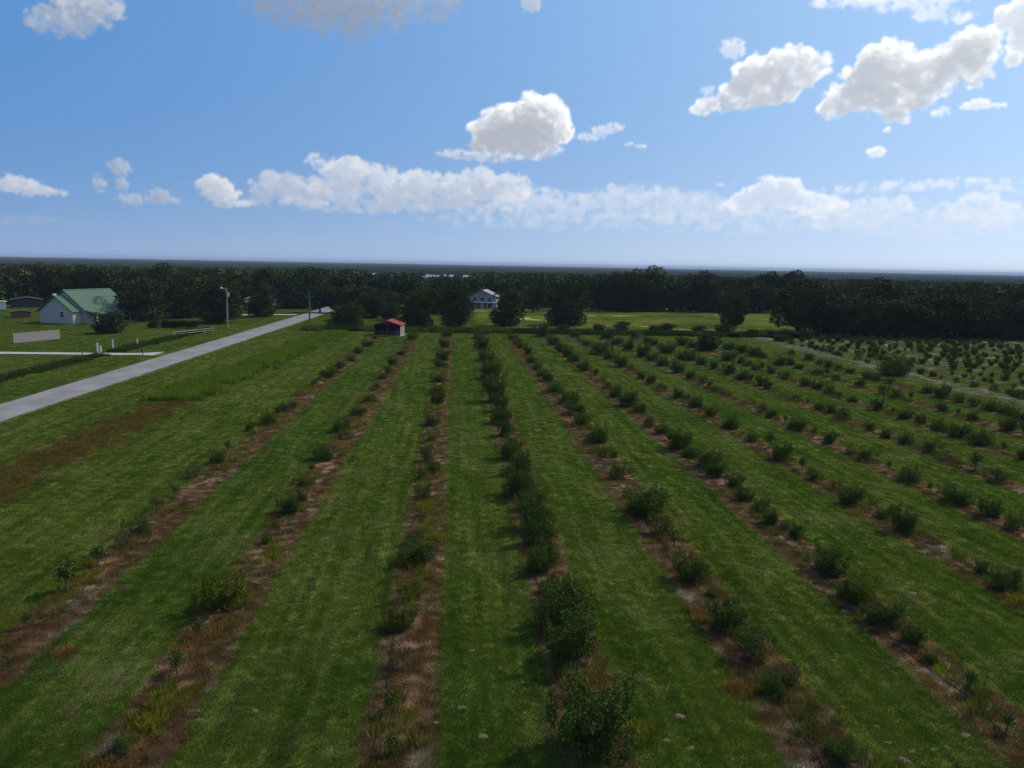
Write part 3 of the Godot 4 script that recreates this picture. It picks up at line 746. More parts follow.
func green_roof_house() -> void:
	var o := base("green_roof_house", Vector3(-87.0, 0, -190.5), deg_to_rad(70.0))
	tag(o, "white house with a green metal gable roof and front porch", "house")
	# local: ridge along x, front porch towards +z
	var L := 13.0
	var D := 11.5
	var ev := 3.0
	var pk := 7.3
	var wl := MB.new()
	var ends := [Vector3(-L / 2, 0, -D / 2), Vector3(-L / 2, 0, D / 2), Vector3(-L / 2, ev, D / 2), Vector3(-L / 2, pk, 0), Vector3(-L / 2, ev, -D / 2)]
	wl.prism(ends, Vector3(L, 0, 0))
	part("wall", wl, M.siding, o)
	var wing := MB.new()
	wing.prism([Vector3(-L / 2 - 2.6, 0, -4.6), Vector3(-L / 2 - 2.6, 0, 4.6), Vector3(-L / 2 - 2.6, 2.9, 4.6), Vector3(-L / 2 - 2.6, 6.1, 0), Vector3(-L / 2 - 2.6, 2.9, -4.6)], Vector3(2.59, 0, 0))
	part("side_wing", wing, M.siding, o)
	var rf := MB.new()
	roof_slab(rf, Vector3(-L / 2 - 0.5, ev - 0.32, D / 2 + 0.45), Vector3(-L / 2 - 0.5, pk + 0.02, 0), Vector3(L + 1.0, 0, 0), 0.14)
	roof_slab(rf, Vector3(-L / 2 - 0.5, ev - 0.32, -D / 2 - 0.45), Vector3(-L / 2 - 0.5, pk + 0.02, 0), Vector3(L + 1.0, 0, 0), 0.14)
	var r := part("roof", rf, M.green_metal, o)
	var seams := MB.new()
	var up := Vector3(0, pk - ev + 0.34, -D / 2 - 0.45)
	for k in 30:
		var x := -L / 2 - 0.3 + k * (L + 0.6) / 29.0
		var a := Vector3(x, ev - 0.32 + 0.16, D / 2 + 0.45)
		seams.tube([a, a + up], [0.025, 0.025], 4)
	part("standing_seam", seams, M.green_metal, r)
	var cap := MB.new()
	cap.prism([Vector3(-L / 2 - 0.52, pk + 0.05, 0.3), Vector3(-L / 2 - 0.52, pk + 0.25, 0), Vector3(-L / 2 - 0.52, pk + 0.05, -0.3)], Vector3(L + 1.04, 0, 0))
	part("ridge_cap", cap, M.green_dark, r)
	var rake := MB.new()
	for s in [-1.0, 1.0]:
		roof_slab(rake, Vector3(-L / 2 - 0.56, ev - 0.42, s * (D / 2 + 0.47)), Vector3(-L / 2 - 0.56, pk + 0.06, 0), Vector3(0.18, 0, 0), 0.2)
	part("rake_trim", rake, M.green_dark, r)
	var wr := MB.new()
	for s in [-1.0, 1.0]:
		roof_slab(wr, Vector3(-L / 2 - 3.0, 2.65, s * 5.0), Vector3(-L / 2 - 3.0, 6.12, 0), Vector3(2.4, 0, 0), 0.14)
	var w2 := part("wing_roof", wr, M.green_metal, o)
	var wt := MB.new()
	for s in [-1.0, 1.0]:
		roof_slab(wt, Vector3(-L / 2 - 3.08, 2.55, s * 5.02), Vector3(-L / 2 - 3.08, 6.16, 0), Vector3(0.2, 0, 0), 0.2)
	part("rake_trim", wt, M.green_dark, w2)
	var pr := MB.new()
	roof_slab(pr, Vector3(-L / 2 - 0.4, 2.25, D / 2 + 3.2), Vector3(-L / 2 - 0.4, 2.95, D / 2 + 0.2), Vector3(L + 0.8, 0, 0), 0.12)
	part("porch_roof", pr, M.green_metal, o)
	part("porch_floor", boxed(Vector3(-L / 2, 0, D / 2 + 0.01), Vector3(L / 2, 0.28, D / 2 + 3.0)), M.concrete, o)
	for k in 6:
		var x := -L / 2 + 0.25 + k * (L - 0.5) / 5.0
		var p := MB.new()
		p.box(Vector3(x - 0.11, 0.42, D / 2 + 2.6), Vector3(x + 0.11, 2.2, D / 2 + 2.82))
		p.box(Vector3(x - 0.16, 0.281, D / 2 + 2.55), Vector3(x + 0.16, 0.42, D / 2 + 2.87))
		part("porch_post", p, M.white_paint, o)
	window(o, Vector3(-3.6, 0.95, D / 2 + 0.01), 1.3, 1.4, 0.0)
	window(o, Vector3(3.4, 0.95, D / 2 + 0.01), 1.3, 1.4, 0.0)
	var dr := part("door", boxed(Vector3(-0.5, 0.29, D / 2 + 0.005), Vector3(0.5, 2.2, D / 2 + 0.07)), M.brown_paint, o)
	part("handle", boxed(Vector3(0.34, 1.2, D / 2 + 0.071), Vector3(0.4, 1.32, D / 2 + 0.13)), M.galvanised, dr)
	window(o, Vector3(-L / 2 - 2.61, 1.5, 1.6), 0.9, 1.2, -PI / 2)
	part("chimney", boxed(Vector3(-L / 2 - 1.9, 5.2, -1.6), Vector3(-L / 2 - 1.2, 6.6, -0.9)), M.white_paint, o)

func small_building(called: String, label: String, category: String, at: Vector3, turn: float, w: float, d: float, ev: float, pk: float, wall: Material, roof: Material, wins := 0) -> Node3D:
	var o := base(called, at, turn)
	tag(o, label, category)
	var b := MB.new()
	b.prism(gable_poly(w, ev, pk, d / 2), Vector3(0, 0, -d))
	part("wall", b, wall, o)
	var r := MB.new()
	for s in [-1.0, 1.0]:
		roof_slab(r, Vector3(s * (w / 2 + 0.3), ev - 0.3 * (pk - ev) / (w / 2), d / 2 + 0.3), Vector3(0, pk + 0.01, d / 2 + 0.3), Vector3(0, 0, -d - 0.6), 0.12)
	part("roof", r, roof, o)
	for k in wins:
		window(o, Vector3(-w / 2 + (k + 0.5) * w / wins, ev * 0.35, d / 2 + 0.01), w / wins * 0.45, ev * 0.42, 0.0)
	return o

func red_shed() -> void:
	var o := base("red_roof_shed", Vector3(-14.2, 0, -163.4), deg_to_rad(-8.0))
	tag(o, "small open-fronted shed with a red gable roof at the end of the rows", "shed")
	var w := 5.2
	var d := 4.2
	for s in [-1.0, 1.0]:
		for z in [d / 2 - 0.1, 0.0, -d / 2 + 0.1]:
			part("post", boxed(Vector3(s * w / 2 - 0.07, 0, z - 0.07), Vector3(s * w / 2 + 0.07, 2.3, z + 0.07)), M.dark_wood, o)
	part("post", boxed(Vector3(-0.07, 0, d / 2 - 0.17), Vector3(0.07, 2.3, d / 2 - 0.03)), M.dark_wood, o)
	part("back_wall", boxed(Vector3(-w / 2, 0.05, -d / 2 - 0.05), Vector3(w / 2, 2.3, -d / 2 - 0.005)), M.dark_wood, o)
	part("left_wall", boxed(Vector3(-w / 2 - 0.12, 0.05, -d / 2), Vector3(-w / 2 - 0.075, 2.25, d / 2)), M.dark_wood, o)
	for k in 14:
		var z := -d / 2 + k * d / 14.0
		part("wall_board", boxed(Vector3(w / 2 + 0.075, 0.06, z + 0.01), Vector3(w / 2 + 0.11, 2.25, z + d / 14.0 - 0.01)), M.grey_board, o)
	part("gable_board", _tri_board(w, 2.3, 3.15, d / 2), M.dark_wood, o)
	part("counter", boxed(Vector3(-w / 2 + 0.1, 0.85, d / 2 - 0.7), Vector3(w / 2 - 0.1, 0.93, d / 2 - 0.2)), M.dark_wood, o)
	part("floor_slab", boxed(Vector3(-w / 2 - 0.3, 0, -d / 2 - 0.2), Vector3(w / 2 + 0.4, 0.05, d / 2 + 0.4)), M.concrete, o)
	var r := MB.new()
	for s in [-1.0, 1.0]:
		roof_slab(r, Vector3(s * (w / 2 + 0.35), 2.22, d / 2 + 0.5), Vector3(0, 3.2, d / 2 + 0.5), Vector3(0, 0, -d - 1.0), 0.07)
	var rf := part("roof", r, M.red_metal, o)
	var seams := MB.new()
	for s in [-1.0, 1.0]:
		for k in 12:
			var z := d / 2 + 0.4 - k * (d + 0.8) / 11.0
			seams.tube([Vector3(s * (w / 2 + 0.35), 2.31, z), Vector3(0, 3.29, z)], [0.02, 0.02], 4)
	part("roof_seam", seams, M.red_metal, rf)
	var spots := [[-1.9, 0.5, "red"], [-1.2, 0.5, "rust"], [-0.4, 0.4, "red"], [0.5, 0.5, "rust"], [1.3, 0.45, "red"], [1.9, 0.3, "blue"]]
	var side := ["leftmost", "second from left", "third from left", "fourth from left", "second from right", "rightmost"]
	for k in spots.size():
		var q = spots[k]
		var c := base("storage_crate", o.transform * Vector3(q[0], 0.05, q[1]), deg_to_rad(-8.0 + k * 3.0))
		tag(c, "%s crate standing inside the red-roofed shed, %s" % [{"red": "red", "rust": "rusty brown", "blue": "pale blue"}[q[2]], side[k]], "crate", "crates inside the shed")
		var m: Material = M.red_metal if q[2] == "red" else (M.rust if q[2] == "rust" else M.blue_paint)
		var h := 0.7 + 0.15 * (k % 3)
		part("bottom", boxed(Vector3(-0.3, 0, -0.3), Vector3(0.3, 0.05, 0.3)), m, c)
		for s in [-1.0, 1.0]:
			for t in 3:
				part("slat", boxed(Vector3(-0.3, 0.06 + t * h / 3, s * 0.28 - 0.02), Vector3(0.3, t * h / 3 + h / 3 - 0.02, s * 0.28 + 0.02)), m, c)
				part("slat", boxed(Vector3(s * 0.28 - 0.02, 0.06 + t * h / 3, -0.259), Vector3(s * 0.28 + 0.02, t * h / 3 + h / 3 - 0.02, 0.259)), m, c)

func _tri_board(w: float, lo: float, hi: float, z: float) -> MB:
	var b := MB.new()
	b.prism([Vector3(-w / 2, lo, z), Vector3(w / 2, lo, z), Vector3(0, hi, z)], Vector3(0, 0, -0.05))
	return b

func grey_house() -> void:
	var o := small_building("grey_gable_house", "pale grey two-storey house with a gable front, seen between dark trees", "house", Vector3(9.0, 0, -268.0), deg_to_rad(-10.0), 9.2, 11.0, 4.2, 6.3, M.siding_grey, M.grey_roof, 0)
	for k in 3:
		window(o, Vector3(-2.6 + k * 2.6, 2.7, 5.51), 1.3, 1.2, 0.0)
	for k in [0, 2]:
		window(o, Vector3(-2.6 + k * 2.6, 0.5, 5.51), 1.2, 1.3, 0.0)
	part("door", boxed(Vector3(-0.5, 0.02, 5.502), Vector3(0.5, 1.95, 5.57)), M.white_paint, o)
	part("porch_beam", boxed(Vector3(-4.4, 2.25, 5.6), Vector3(4.4, 2.45, 7.4)), M.white_paint, o)
	for k in 5:
		part("porch_post", boxed(Vector3(-4.3 + k * 2.13 - 0.08, 0, 7.2), Vector3(-4.3 + k * 2.13 + 0.08, 2.25, 7.36)), M.white_paint, o)

func fence_post(label: String, x: float, z: float, h: float, r: float, m: Material, group: String) -> void:
	var b := MB.new()
	b.tube([Vector3(0, -0.1, 0), Vector3(0, h * 0.5, 0), Vector3(0.015, h - 0.06, 0.01), Vector3(0.015, h, 0.01)], [r * 1.08, r, r * 0.96, r * 0.6], 8)
	var o := part(numbered("fence_post"), b, m, self)
	o.position = Vector3(x, 0, z)
	tag(o, label, "post", group)

func utility_pole(label: String, x: float, z: float, h: float, lamp: bool, m: Material) -> void:
	var o := base("utility_pole", Vector3(x, 0, z))
	tag(o, label, "pole")
	var b := MB.new()
	b.tube([Vector3(0, -0.3, 0), Vector3(0, h * 0.5, 0), Vector3(0, h, 0)], [0.19, 0.16, 0.12], 10)
	part("mast", b, m, o)
	if lamp:
		var a := MB.new()
		a.tube([Vector3(0, h - 0.5, 0), Vector3(-0.5, h - 0.1, 0.3), Vector3(-1.0, h, 0.6)], [0.05, 0.05, 0.04], 6)
		part("lamp_arm", a, M.galvanised, o)
		var l := MB.new()
		l.tube([Vector3(-0.95, h - 0.12, 0.57), Vector3(-0.95, h + 0.02, 0.57), Vector3(-0.95, h + 0.2, 0.57)], [0.26, 0.24, 0.1], 10)
		part("lamp_head", l, M.white_paint, o)
		var t := MB.new()
		t.tube([Vector3(0.32, h - 1.9, 0), Vector3(0.32, h - 1.0, 0)], [0.22, 0.22], 10)
		part("transformer", t, M.galvanised, o)
	else:
		part("crossarm", boxed(Vector3(-0.9, h - 0.7, -0.06), Vector3(0.9, h - 0.56, 0.06)), m, o)
		for k in [-0.8, 0.0, 0.8]:
			var i := MB.new()
			i.tube([Vector3(k, h - 0.559, 0.0), Vector3(k, h - 0.4, 0.0)], [0.05, 0.03], 6)
			part("insulator", i, M.galvanised, o)

func wire(label: String, a: Vector3, c: Vector3, sag: float) -> void:
	var b := MB.new()
	var pts := []
	var rad := []
	for k in 13:
		var t := k / 12.0
		pts.append(a.lerp(c, t) - Vector3(0, sag * 4.0 * t * (1.0 - t), 0))
		rad.append(0.018)
	b.tube(pts, rad, 4)
	var o := part(numbered("overhead_wire"), b, M.black_plastic, self)
	tag(o, label, "wire")

func ordinal(k: int) -> String:
	var s := "th"
	if k % 100 < 11 or k % 100 > 13:
		s = {1: "st", 2: "nd", 3: "rd"}.get(k % 10, "th")
	return str(k) + s

func in_view(x: float, z: float, slack := 3.0) -> bool:
	var a := rad_to_deg(atan2(x, -z)) - 4.05
	return absf(a) < 34.5 + slack

func _ready() -> void:
	# ---- camera
	var cam := Camera3D.new()
	cam.name = "camera"
	add_child(cam)
	var pitch := deg_to_rad(8.72)
	var yaw := deg_to_rad(4.05)
	var roll := deg_to_rad(1.06)
	var f0 := Vector3(sin(yaw), 0, -cos(yaw))
	var fwd := f0 * cos(pitch) - Vector3.UP * sin(pitch)
	var up0 := Vector3.UP * cos(pitch) + f0 * sin(pitch)
	var right := Vector3(cos(yaw), 0, sin(yaw)) * cos(roll) + up0 * sin(roll)
	cam.transform = Transform3D(Basis(right, right.cross(fwd), -fwd), Vector3(0, 15, 0))
	cam.fov = 52.5
	cam.near = 0.5
	cam.far = 60000.0
	cam.current = true
	# ---- sky, sun, exposure
	var env := Environment.new()
	env.background_mode = Environment.BG_SKY
	var sky := Sky.new()
	var pan := PanoramaSkyMaterial.new()
	pan.panorama = ImageTexture.create_from_image(make_sky())
	sky.sky_material = pan
	env.sky = sky
	env.tonemap_mode = Environment.TONE_MAPPER_LINEAR
	env.tonemap_exposure = 1.0
	env.fog_enabled = true
	env.fog_density = 0.00009
	env.fog_light_color = Color(0.80, 0.88, 1.0)
	env.sdfgi_enabled = true
	env.ssao_enabled = true
	env.ssil_enabled = true
	var we := WorldEnvironment.new()
	we.name = "environment"
	we.environment = env
	add_child(we)
	var sun := DirectionalLight3D.new()
	sun.name = "sun"
	add_child(sun)
	sun.basis = Basis.looking_at(-to_sun(), Vector3.UP)
	sun.light_energy = 1.1
	sun.light_color = Color(1.0, 0.95, 0.86)
	sun.light_angular_distance = 0.6
	sun.shadow_enabled = true
	print("sky done ", Time.get_ticks_msec())

	# ---- noise and materials
	rng.seed = 20240
	for q in [[n_big, 0.035, 3, 1], [n_mid, 0.16, 4, 2], [n_fine, 1.1, 3, 3], [n_edge, 0.9, 3, 4]]:
		q[0].frequency = q[1]
		q[0].fractal_octaves = q[2]
		q[0].seed = q[3]
	leafy("leaf", 0.25, 0.7, 0.12)
	leafy("leaf_olive", 0.35, 0.7, 0.12).albedo_color = Color(1.0, 0.93, 0.75)
	leafy("citrus_leaf", 0.5, 0.6, 0.1)
	leafy("citrus_yellow", 0.6, 0.6, 0.1).albedo_color = Color(1.22, 1.1, 0.9)
	leafy("leaf_warm", 0.3, 0.7, 0.12).albedo_color = Color(1.1, 0.95, 0.85)
	leafy("leaf_light", 0.35, 0.7, 0.12).albedo_color = Color(1.22, 1.2, 1.1)
	leafy("blade", 0.8, 0.9, 0.02)
	var bk := mat("bark", Color(1, 1, 1))
	bk.vertex_color_use_as_albedo = true
	mat("siding", Color(0.44, 0.40, 0.345))
	mat("siding_grey", Color(0.24, 0.24, 0.245))
	mat("white_paint", Color(0.58, 0.58, 0.56), 0.6)
	textured("green_metal", Color(0.06, 0.115, 0.072), Color(0.078, 0.14, 0.09), 0.02, 0.3, 31, 0.5)
	mat("green_dark", Color(0.05, 0.13, 0.09), 0.6)
	textured("red_metal", Color(0.36, 0.06, 0.05), Color(0.46, 0.12, 0.10), 0.03, 0.6, 32, 0.55)
	textured("rust", Color(0.22, 0.08, 0.04), Color(0.30, 0.14, 0.08), 0.05, 0.8, 33)
	mat("blue_paint", Color(0.2, 0.28, 0.4))
	mat("teal_paint", Color(0.03, 0.05, 0.06))
	mat("brown_paint", Color(0.16, 0.09, 0.06))
	textured("dark_wood", Color(0.06, 0.045, 0.035), Color(0.11, 0.085, 0.065), 0.05, 0.8, 34)
	textured("grey_board", Color(0.20, 0.185, 0.19), Color(0.30, 0.28, 0.285), 0.04, 0.5, 35)
	textured("grey_roof", Color(0.22, 0.23, 0.25), Color(0.30, 0.31, 0.33), 0.04, 0.5, 36)
	textured("concrete", Color(0.32, 0.30, 0.29), Color(0.42, 0.40, 0.38), 0.04, 0.3, 37)
	textured("asphalt", Color(0.165, 0.157, 0.155), Color(0.265, 0.252, 0.248), 0.012, 0.035, 38)
	textured("dirt_clod", Color(0.10, 0.07, 0.045), Color(0.19, 0.135, 0.09), 0.05, 2.0, 39)
	mat("galvanised", Color(0.45, 0.46, 0.47), 0.5)
	mat("black_plastic", Color(0.02, 0.02, 0.02), 0.5)
	mat("old_wood", Color(0.13, 0.115, 0.10))
	mat("pale_wood", Color(0.26, 0.245, 0.225))
	mat("glass", Color(0.03, 0.035, 0.04), 0.08, 0.5)

	# ---- ground
	var gv := MB.new()
	var rad := [0.0, 30.0, 80.0, 160.0, 250.0, 330.0, 420.0, 520.0, 640.0, 780.0, 900.0, 1000.0, 1300.0, 2500.0, 6000.0, 14000.0, 30000.0]
	for k in rad.size() - 1:
		for s in 72:
			var a0 := TAU * s / 72.0
			var a1 := TAU * (s + 1) / 72.0
			var p := []
			for q in [[rad[k], a0], [rad[k], a1], [rad[k + 1], a1], [rad[k + 1], a0]]:
				var x: float = q[0] * cos(q[1])
				var z: float = q[0] * sin(q[1])
				p.append(Vector3(x, ground_y(x, z) - 0.06, z))
			gv.tri(p[0], p[1], p[2]) if k == 0 else gv.quad(p[0], p[1], p[2], p[3])
	# the rings above run the other way round
	for q in gv.n.size():
		gv.n[q] = Vector3.UP if gv.n[q].y > -2.0 else gv.n[q]
	for q in range(0, gv.v.size(), 3):
		var a := gv.v[q]
		if (gv.v[q + 2] - gv.v[q]).cross(gv.v[q + 1] - gv.v[q]).y < 0.0:
			gv.v[q] = gv.v[q + 1]
			gv.v[q + 1] = a
	var gm := textured("ground", Color(0.030, 0.045, 0.014), Color(0.075, 0.085, 0.030), 0.012, 0.009, 40)
	structure("ground", gv.done(), gm)
	var LX := -140.0
	var LZ := -296.0
	var lw := 280.0
	var ld := 292.0
	var lm := mat("lawn", Color(1, 1, 1), 0.95, 0.04)
	lm.albedo_texture = ground_image(LX, LZ, lw, ld, 0.4)
	structure("lawn", sheet(LX, LZ, lw, ld, 4.0, -0.03, 0.02), lm)
	var OX := -40.0
	var OZ := -172.0
	var ow := 110.0
	var od := 164.0
	var om := mat("orchard", Color(1, 1, 1), 0.95, 0.04)
	om.albedo_texture = ground_image(OX, OZ, ow, od, 0.12)
	structure("orchard_lawn", sheet(OX, OZ, ow, od, 1.0, 0.0, 0.03), om)
	print("ground images ", Time.get_ticks_msec())
	# a low mound of bare soil under each row, in the same matter as the ground around it
	for i in 12:
		var v := MB.new()
		var z := -9.0
		var prof := [[-1.5, -0.035], [-0.9, 0.012], [-0.2, 0.028], [0.5, 0.026], [1.2, 0.01], [1.75, -0.035]]
		var prev := []
		while z > ROW_LINE[i][2] + 0.5:
			var ring := []
			for q in prof:
				var x: float = row_x(i, z) + q[0] + 0.22 * n_edge.get_noise_2d(z * 0.8, i * 20.0 + q[0] * 9.0)
				ring.append(Vector3(x, q[1] + 0.02 * n_fine.get_noise_2d(x, z) + 0.03 * n_mid.get_noise_2d(x, z), z))
			if prev.size() > 0:
				for k in prof.size() - 1:
					var p := [prev[k], prev[k + 1], ring[k + 1], ring[k]]
					v.quad(p[0], p[1], p[2], p[3])
			prev = ring
			z -= 0.5
		for q in v.v.size():
			v.t[q] = Vector2((v.v[q].x - OX) / ow, (v.v[q].z - OZ) / od)
		structure("soil_strip", v.done(), om)
	# road
	var rv := MB.new()
	var z0 := -30.0
	while z0 > -330.0:
		var z1 := z0 - 3.0
		var jl := 0.14 * n_edge.get_noise_2d(z0, 5.0)
		var jr := 0.14 * n_edge.get_noise_2d(z0, 55.0)
		var kl := 0.14 * n_edge.get_noise_2d(z1, 5.0)
		var kr := 0.14 * n_edge.get_noise_2d(z1, 55.0)
		var a := Vector3(road_l(z0) + jl, 0.03, z0)
		var b := Vector3(road_r(z0) + jr, 0.03, z0)
		var c := Vector3(road_r(z1) + kr, 0.03, z1)
		var d := Vector3(road_l(z1) + kl, 0.03, z1)
		var m0 := (a + b) * 0.5 + Vector3(0, 0.04, 0)
		var m1 := (d + c) * 0.5 + Vector3(0, 0.04, 0)
		rv.quad(a, m0, m1, d)
		rv.quad(m0, b, c, m1)
		rv.quad(a - Vector3(0, 0.1, 0), a, d, d - Vector3(0, 0.1, 0))
		rv.quad(b, b - Vector3(0, 0.1, 0), c - Vector3(0, 0.1, 0), c)
		z0 = z1
	structure("road", rv.done(), M.asphalt)
	var dv := MB.new()
	var px := -47.3
	while px > -110.0:
		var qx := px - 2.5
		var za := -125.3 - 1.2 * smoothstep(-52.0, -47.0, px)
		var zb := -125.3 - 1.2 * smoothstep(-52.0, -47.0, qx)
		var wa := 1.25 + 1.3 * smoothstep(-50.0, -47.0, px)
		var wb := 1.25 + 1.3 * smoothstep(-50.0, -47.0, qx)
		dv.quad(Vector3(qx, 0.02, zb + wb), Vector3(px, 0.02, za + wa), Vector3(px, 0.02, za - wa), Vector3(qx, 0.02, zb - wb))
		px = qx
	structure("driveway", dv.done(), M.concrete)
	var sv := MB.new()
	sv.quad(Vector3(-64, 0.02, -216), Vector3(-45.2, 0.02, -221), Vector3(-45.2, 0.02, -224.5), Vector3(-64, 0.02, -219))
	structure("side_lane", sv.done(), M.concrete)

	# ---- woods and trees
	make_plants()
	print("plants ", Time.get_ticks_msec())
	var big := [
		["oak_tree", "broad dark oak standing right behind the green-roofed house", -76.0, -193.0, 11.4, 13.0],
		["oak_tree", "dark oak between the lamp pole and the green-roofed house", -70.0, -206.0, 11.4, 12.0],
		["oak_tree", "big round dark oak just left of the lamp pole", -57.5, -191.0, 11.0, 13.5],
		["oak_tree", "narrow dark oak just right of the lamp pole", -52.0, -212.0, 9.6, 9.0],
		["oak_tree", "wide dark oak at the far end of the road", -50.0, -257.0, 13.0, 18.5],
		["leafy_tree", "yellow-green round tree behind the grey-green thicket near the shed", -23.5, -214.0, 7.0, 8.5],
		["leafy_tree", "small dark tree directly behind the red-roofed shed", -17.5, -206.0, 5.4, 5.4],
		["leafy_tree", "grey-green broad tree just right of the red-roofed shed", -9.4, -183.0, 8.4, 9.2],
		["oak_tree", "tall dark tree left of the pale grey house", -0.9, -182.0, 11.0, 8.6],
		["oak_tree", "dark tree just right of the pale grey house", 12.4, -188.0, 10.0, 8.8],
		["oak_tree", "large dark tree right of centre, at the near edge of the pasture", 27.6, -194.0, 12.4, 11.2],
		["oak_tree", "lone dark tree in the pasture right of centre", 70.5, -197.0, 9.4, 7.7],
		["shade_tree", "small round tree in front of the green-roofed house", -69.2, -160.0, 4.9, 6.6],
		["thicket_bush", "grey-green dense thicket left of the red-roofed shed", -26.0, -186.0, 5.4, 9.6],
		["orchard_tree", "small shade tree at the far end of the tenth row", 45.8, -139.5, 3.5, 4.4],
		["garden_shrub", "small dark shrub beside the brownish hedge", -66.0, -174.0, 2.0, 2.6],
	]
	for k in big.size():
		var q = big[k]
		oak(q[0], q[1], q[2], q[3], q[4], q[5], 3 + (k * 2) % 6, "", M.leaf_olive if k in [5, 7, 13] else M.leaf)
	var big_bush := plant("wide_shrub", bush_kind[3], M.citrus_leaf, Vector3(63.6, 0, -109.0), 0.7, Vector3(6.2, 3.6, 5.0))
	tag(big_bush, "low wide olive-green shrub at the edge of the sandy block", "shrub")
	for k in 5:
		var o := oak("hedge_bush", "brownish hedge bush beside the rail fence, %s from the left" % ordinal(k + 1), -66.0 + k * 1.7 + 1.8, -176.0 + k * 0.5, 1.8, 2.6, 7 + k, "bushes of the hedge", M.leaf_olive)
		o.set_meta("category", "bush")
	# belts of trees: from, to, spacing, height, width, name, label, group
	var belts := [
		[Vector2(78, -176), Vector2(150, -172), 5.4, 12.3, 10.5, "tall dark tree at the edge of the sandy block, %s from the left", "trees behind the sandy block"],
		[Vector2(80, -184), Vector2(160, -182), 6.2, 13.2, 11.5, "tall dark tree in the second rank behind the sandy block, %s from the left", "trees behind the sandy block"],
		[Vector2(42, -258), Vector2(126, -266), 6.4, 13.0, 11.5, "dark tree along the far side of the pasture, %s from the left", "trees along the far side of the pasture"],
		[Vector2(48, -272), Vector2(140, -282), 7.6, 14.0, 12.5, "taller tree in the rear rank beyond the pasture, %s from the left", "trees along the far side of the pasture"],
		[Vector2(-168, -258), Vector2(-62, -272), 6.4, 14.0, 11.5, "dark tree in the wood behind the green-roofed house, %s from the left", "trees behind the green-roofed house"],
		[Vector2(-44, -236), Vector2(4, -232), 6.6, 9.0, 9.0, "dark tree between the shed and the pale grey house, %s from the left", "trees behind the shed"],
		[Vector2(16, -240), Vector2(40, -262), 6.8, 9.2, 9.2, "dark tree behind the pale grey house's right side, %s from the left", "trees behind the grey house"],
	]
	var kk := 0
	for b in belts:
		var from: Vector2 = b[0]
		var to: Vector2 = b[1]
		var len := from.distance_to(to)
		var cnt := int(len / b[2])
		var placed := 0
		for k in cnt:
			var p := from.lerp(to, (k + 0.5) / cnt) + Vector2(rng.randf_range(-1.3, 1.3), rng.randf_range(-3.0, 3.0))
			var vary := rng.randf_range(0.72, 1.1)
			if not in_view(p.x, p.y, 2.0) or rng.randf() < 0.08:
				continue
			kk += 1
			placed += 1
			oak("treeline_tree", b[5] % ordinal(placed), p.x, p.y, b[3] * vary, b[4] * rng.randf_range(0.85, 1.2), kk if kk % 3 else kk + 4, b[6])
	oak("tall_oak", "tallest tree of the far pasture edge, rising to the horizon", 64.0, -262.0, 16.6, 14.0, 3)
	oak("tall_oak", "second tallest tree of the far pasture edge, left of the tallest", 58.0, -260.0, 15.4, 12.0, 4)
	# the woods beyond
	var near_w := []
	var far_w := []
	for k in 6000:
		var r := sqrt(rng.randf_range(272.0 * 272.0, 940.0 * 940.0))
		var a := deg_to_rad(rng.randf_range(-38.0, 46.0))
		var x := r * sin(a)
		var z := -r * cos(a)
		var deg := rad_to_deg(a)
		var low := deg > -7.0 and deg < 1.2 and r > 330.0
		if low and rng.randf() < 0.8:
			continue
		if absf(x - 9.0) < 9.0 and z > -290.0:
			continue
		var open := n_big.get_noise_2d(x * 0.25, z * 0.25)
		if r > 480.0 and open > 0.22:
			continue
		var h := rng.randf_range(0.75, 1.12) * (0.55 if low else 1.0)
		var g := rng.randf_range(0.8, 1.25)
		near_w.append([Vector3(x, ground_y(x, z) - 0.3, z), rng.randf() * TAU, Vector3(h * 1.15, h * 1.08, h * 1.15), Color(g * rng.randf_range(0.9, 1.15), g, g)])
	for k in 22000:
		var r := 900.0 * pow(9.0, rng.randf())
		var a := deg_to_rad(rng.randf_range(-38.0, 46.0))
		var x := r * sin(a)
		var z := -r * cos(a)
		if n_big.get_noise_2d(x * 0.08, z * 0.05) > 0.16:
			continue
		var deg := rad_to_deg(a)
		if deg > -6.5 and deg < 0.8 and r < 1120.0:
			continue
		var s := rng.randf_range(0.8, 1.2) * (1.0 + r / 4000.0)
		var g := rng.randf_range(0.8, 1.25)
		far_w.append([Vector3(x, ground_y(x, z) - 0.5, z), rng.randf() * TAU, Vector3(s * 1.4, rng.randf_range(0.75, 1.1), s * 1.4), Color(g, g, g)])
	scatter("woods", far_kind[0], M.leaf, near_w, "dense dark woods filling the middle distance behind the houses", "woods")
	scatter("woods", far_kind[1], M.leaf, far_w, "hazy far woods stretching to the horizon", "woods")
	print("woods ", Time.get_ticks_msec())

	# ---- buildings
	green_roof_house()
	red_shed()
	grey_house()
	small_building("teal_shed", "dark teal low shed behind the green-roofed house, left", "shed", Vector3(-127.0, 0, -240.0), 0.5, 8.0, 5.0, 2.2, 2.9, M.teal_paint, M.dark_wood)
	small_building("white_trailer", "white flat-sided trailer cut off by the left picture edge", "trailer", Vector3(-129.5, 0, -228.0), 0.55, 5.5, 2.6, 2.1, 2.3, M.white_paint, M.white_paint)
	small_building("brown_shed", "low brown lean shed left of the green-roofed house", "shed", Vector3(-107.5, 0, -200.0), 0.55, 4.0, 3.0, 1.3, 1.6, M.brown_paint, M.dark_wood)
	var hs := [[-92, -880, 12, 0], [-60, -940, 16, 1], [-34, -960, 20, 0], [-24, -900, 12, 1], [-12, -985, 18, 0], [8, -960, 11, 1], [-78, -1010, 16, 0], [-105, -985, 13, 1]]
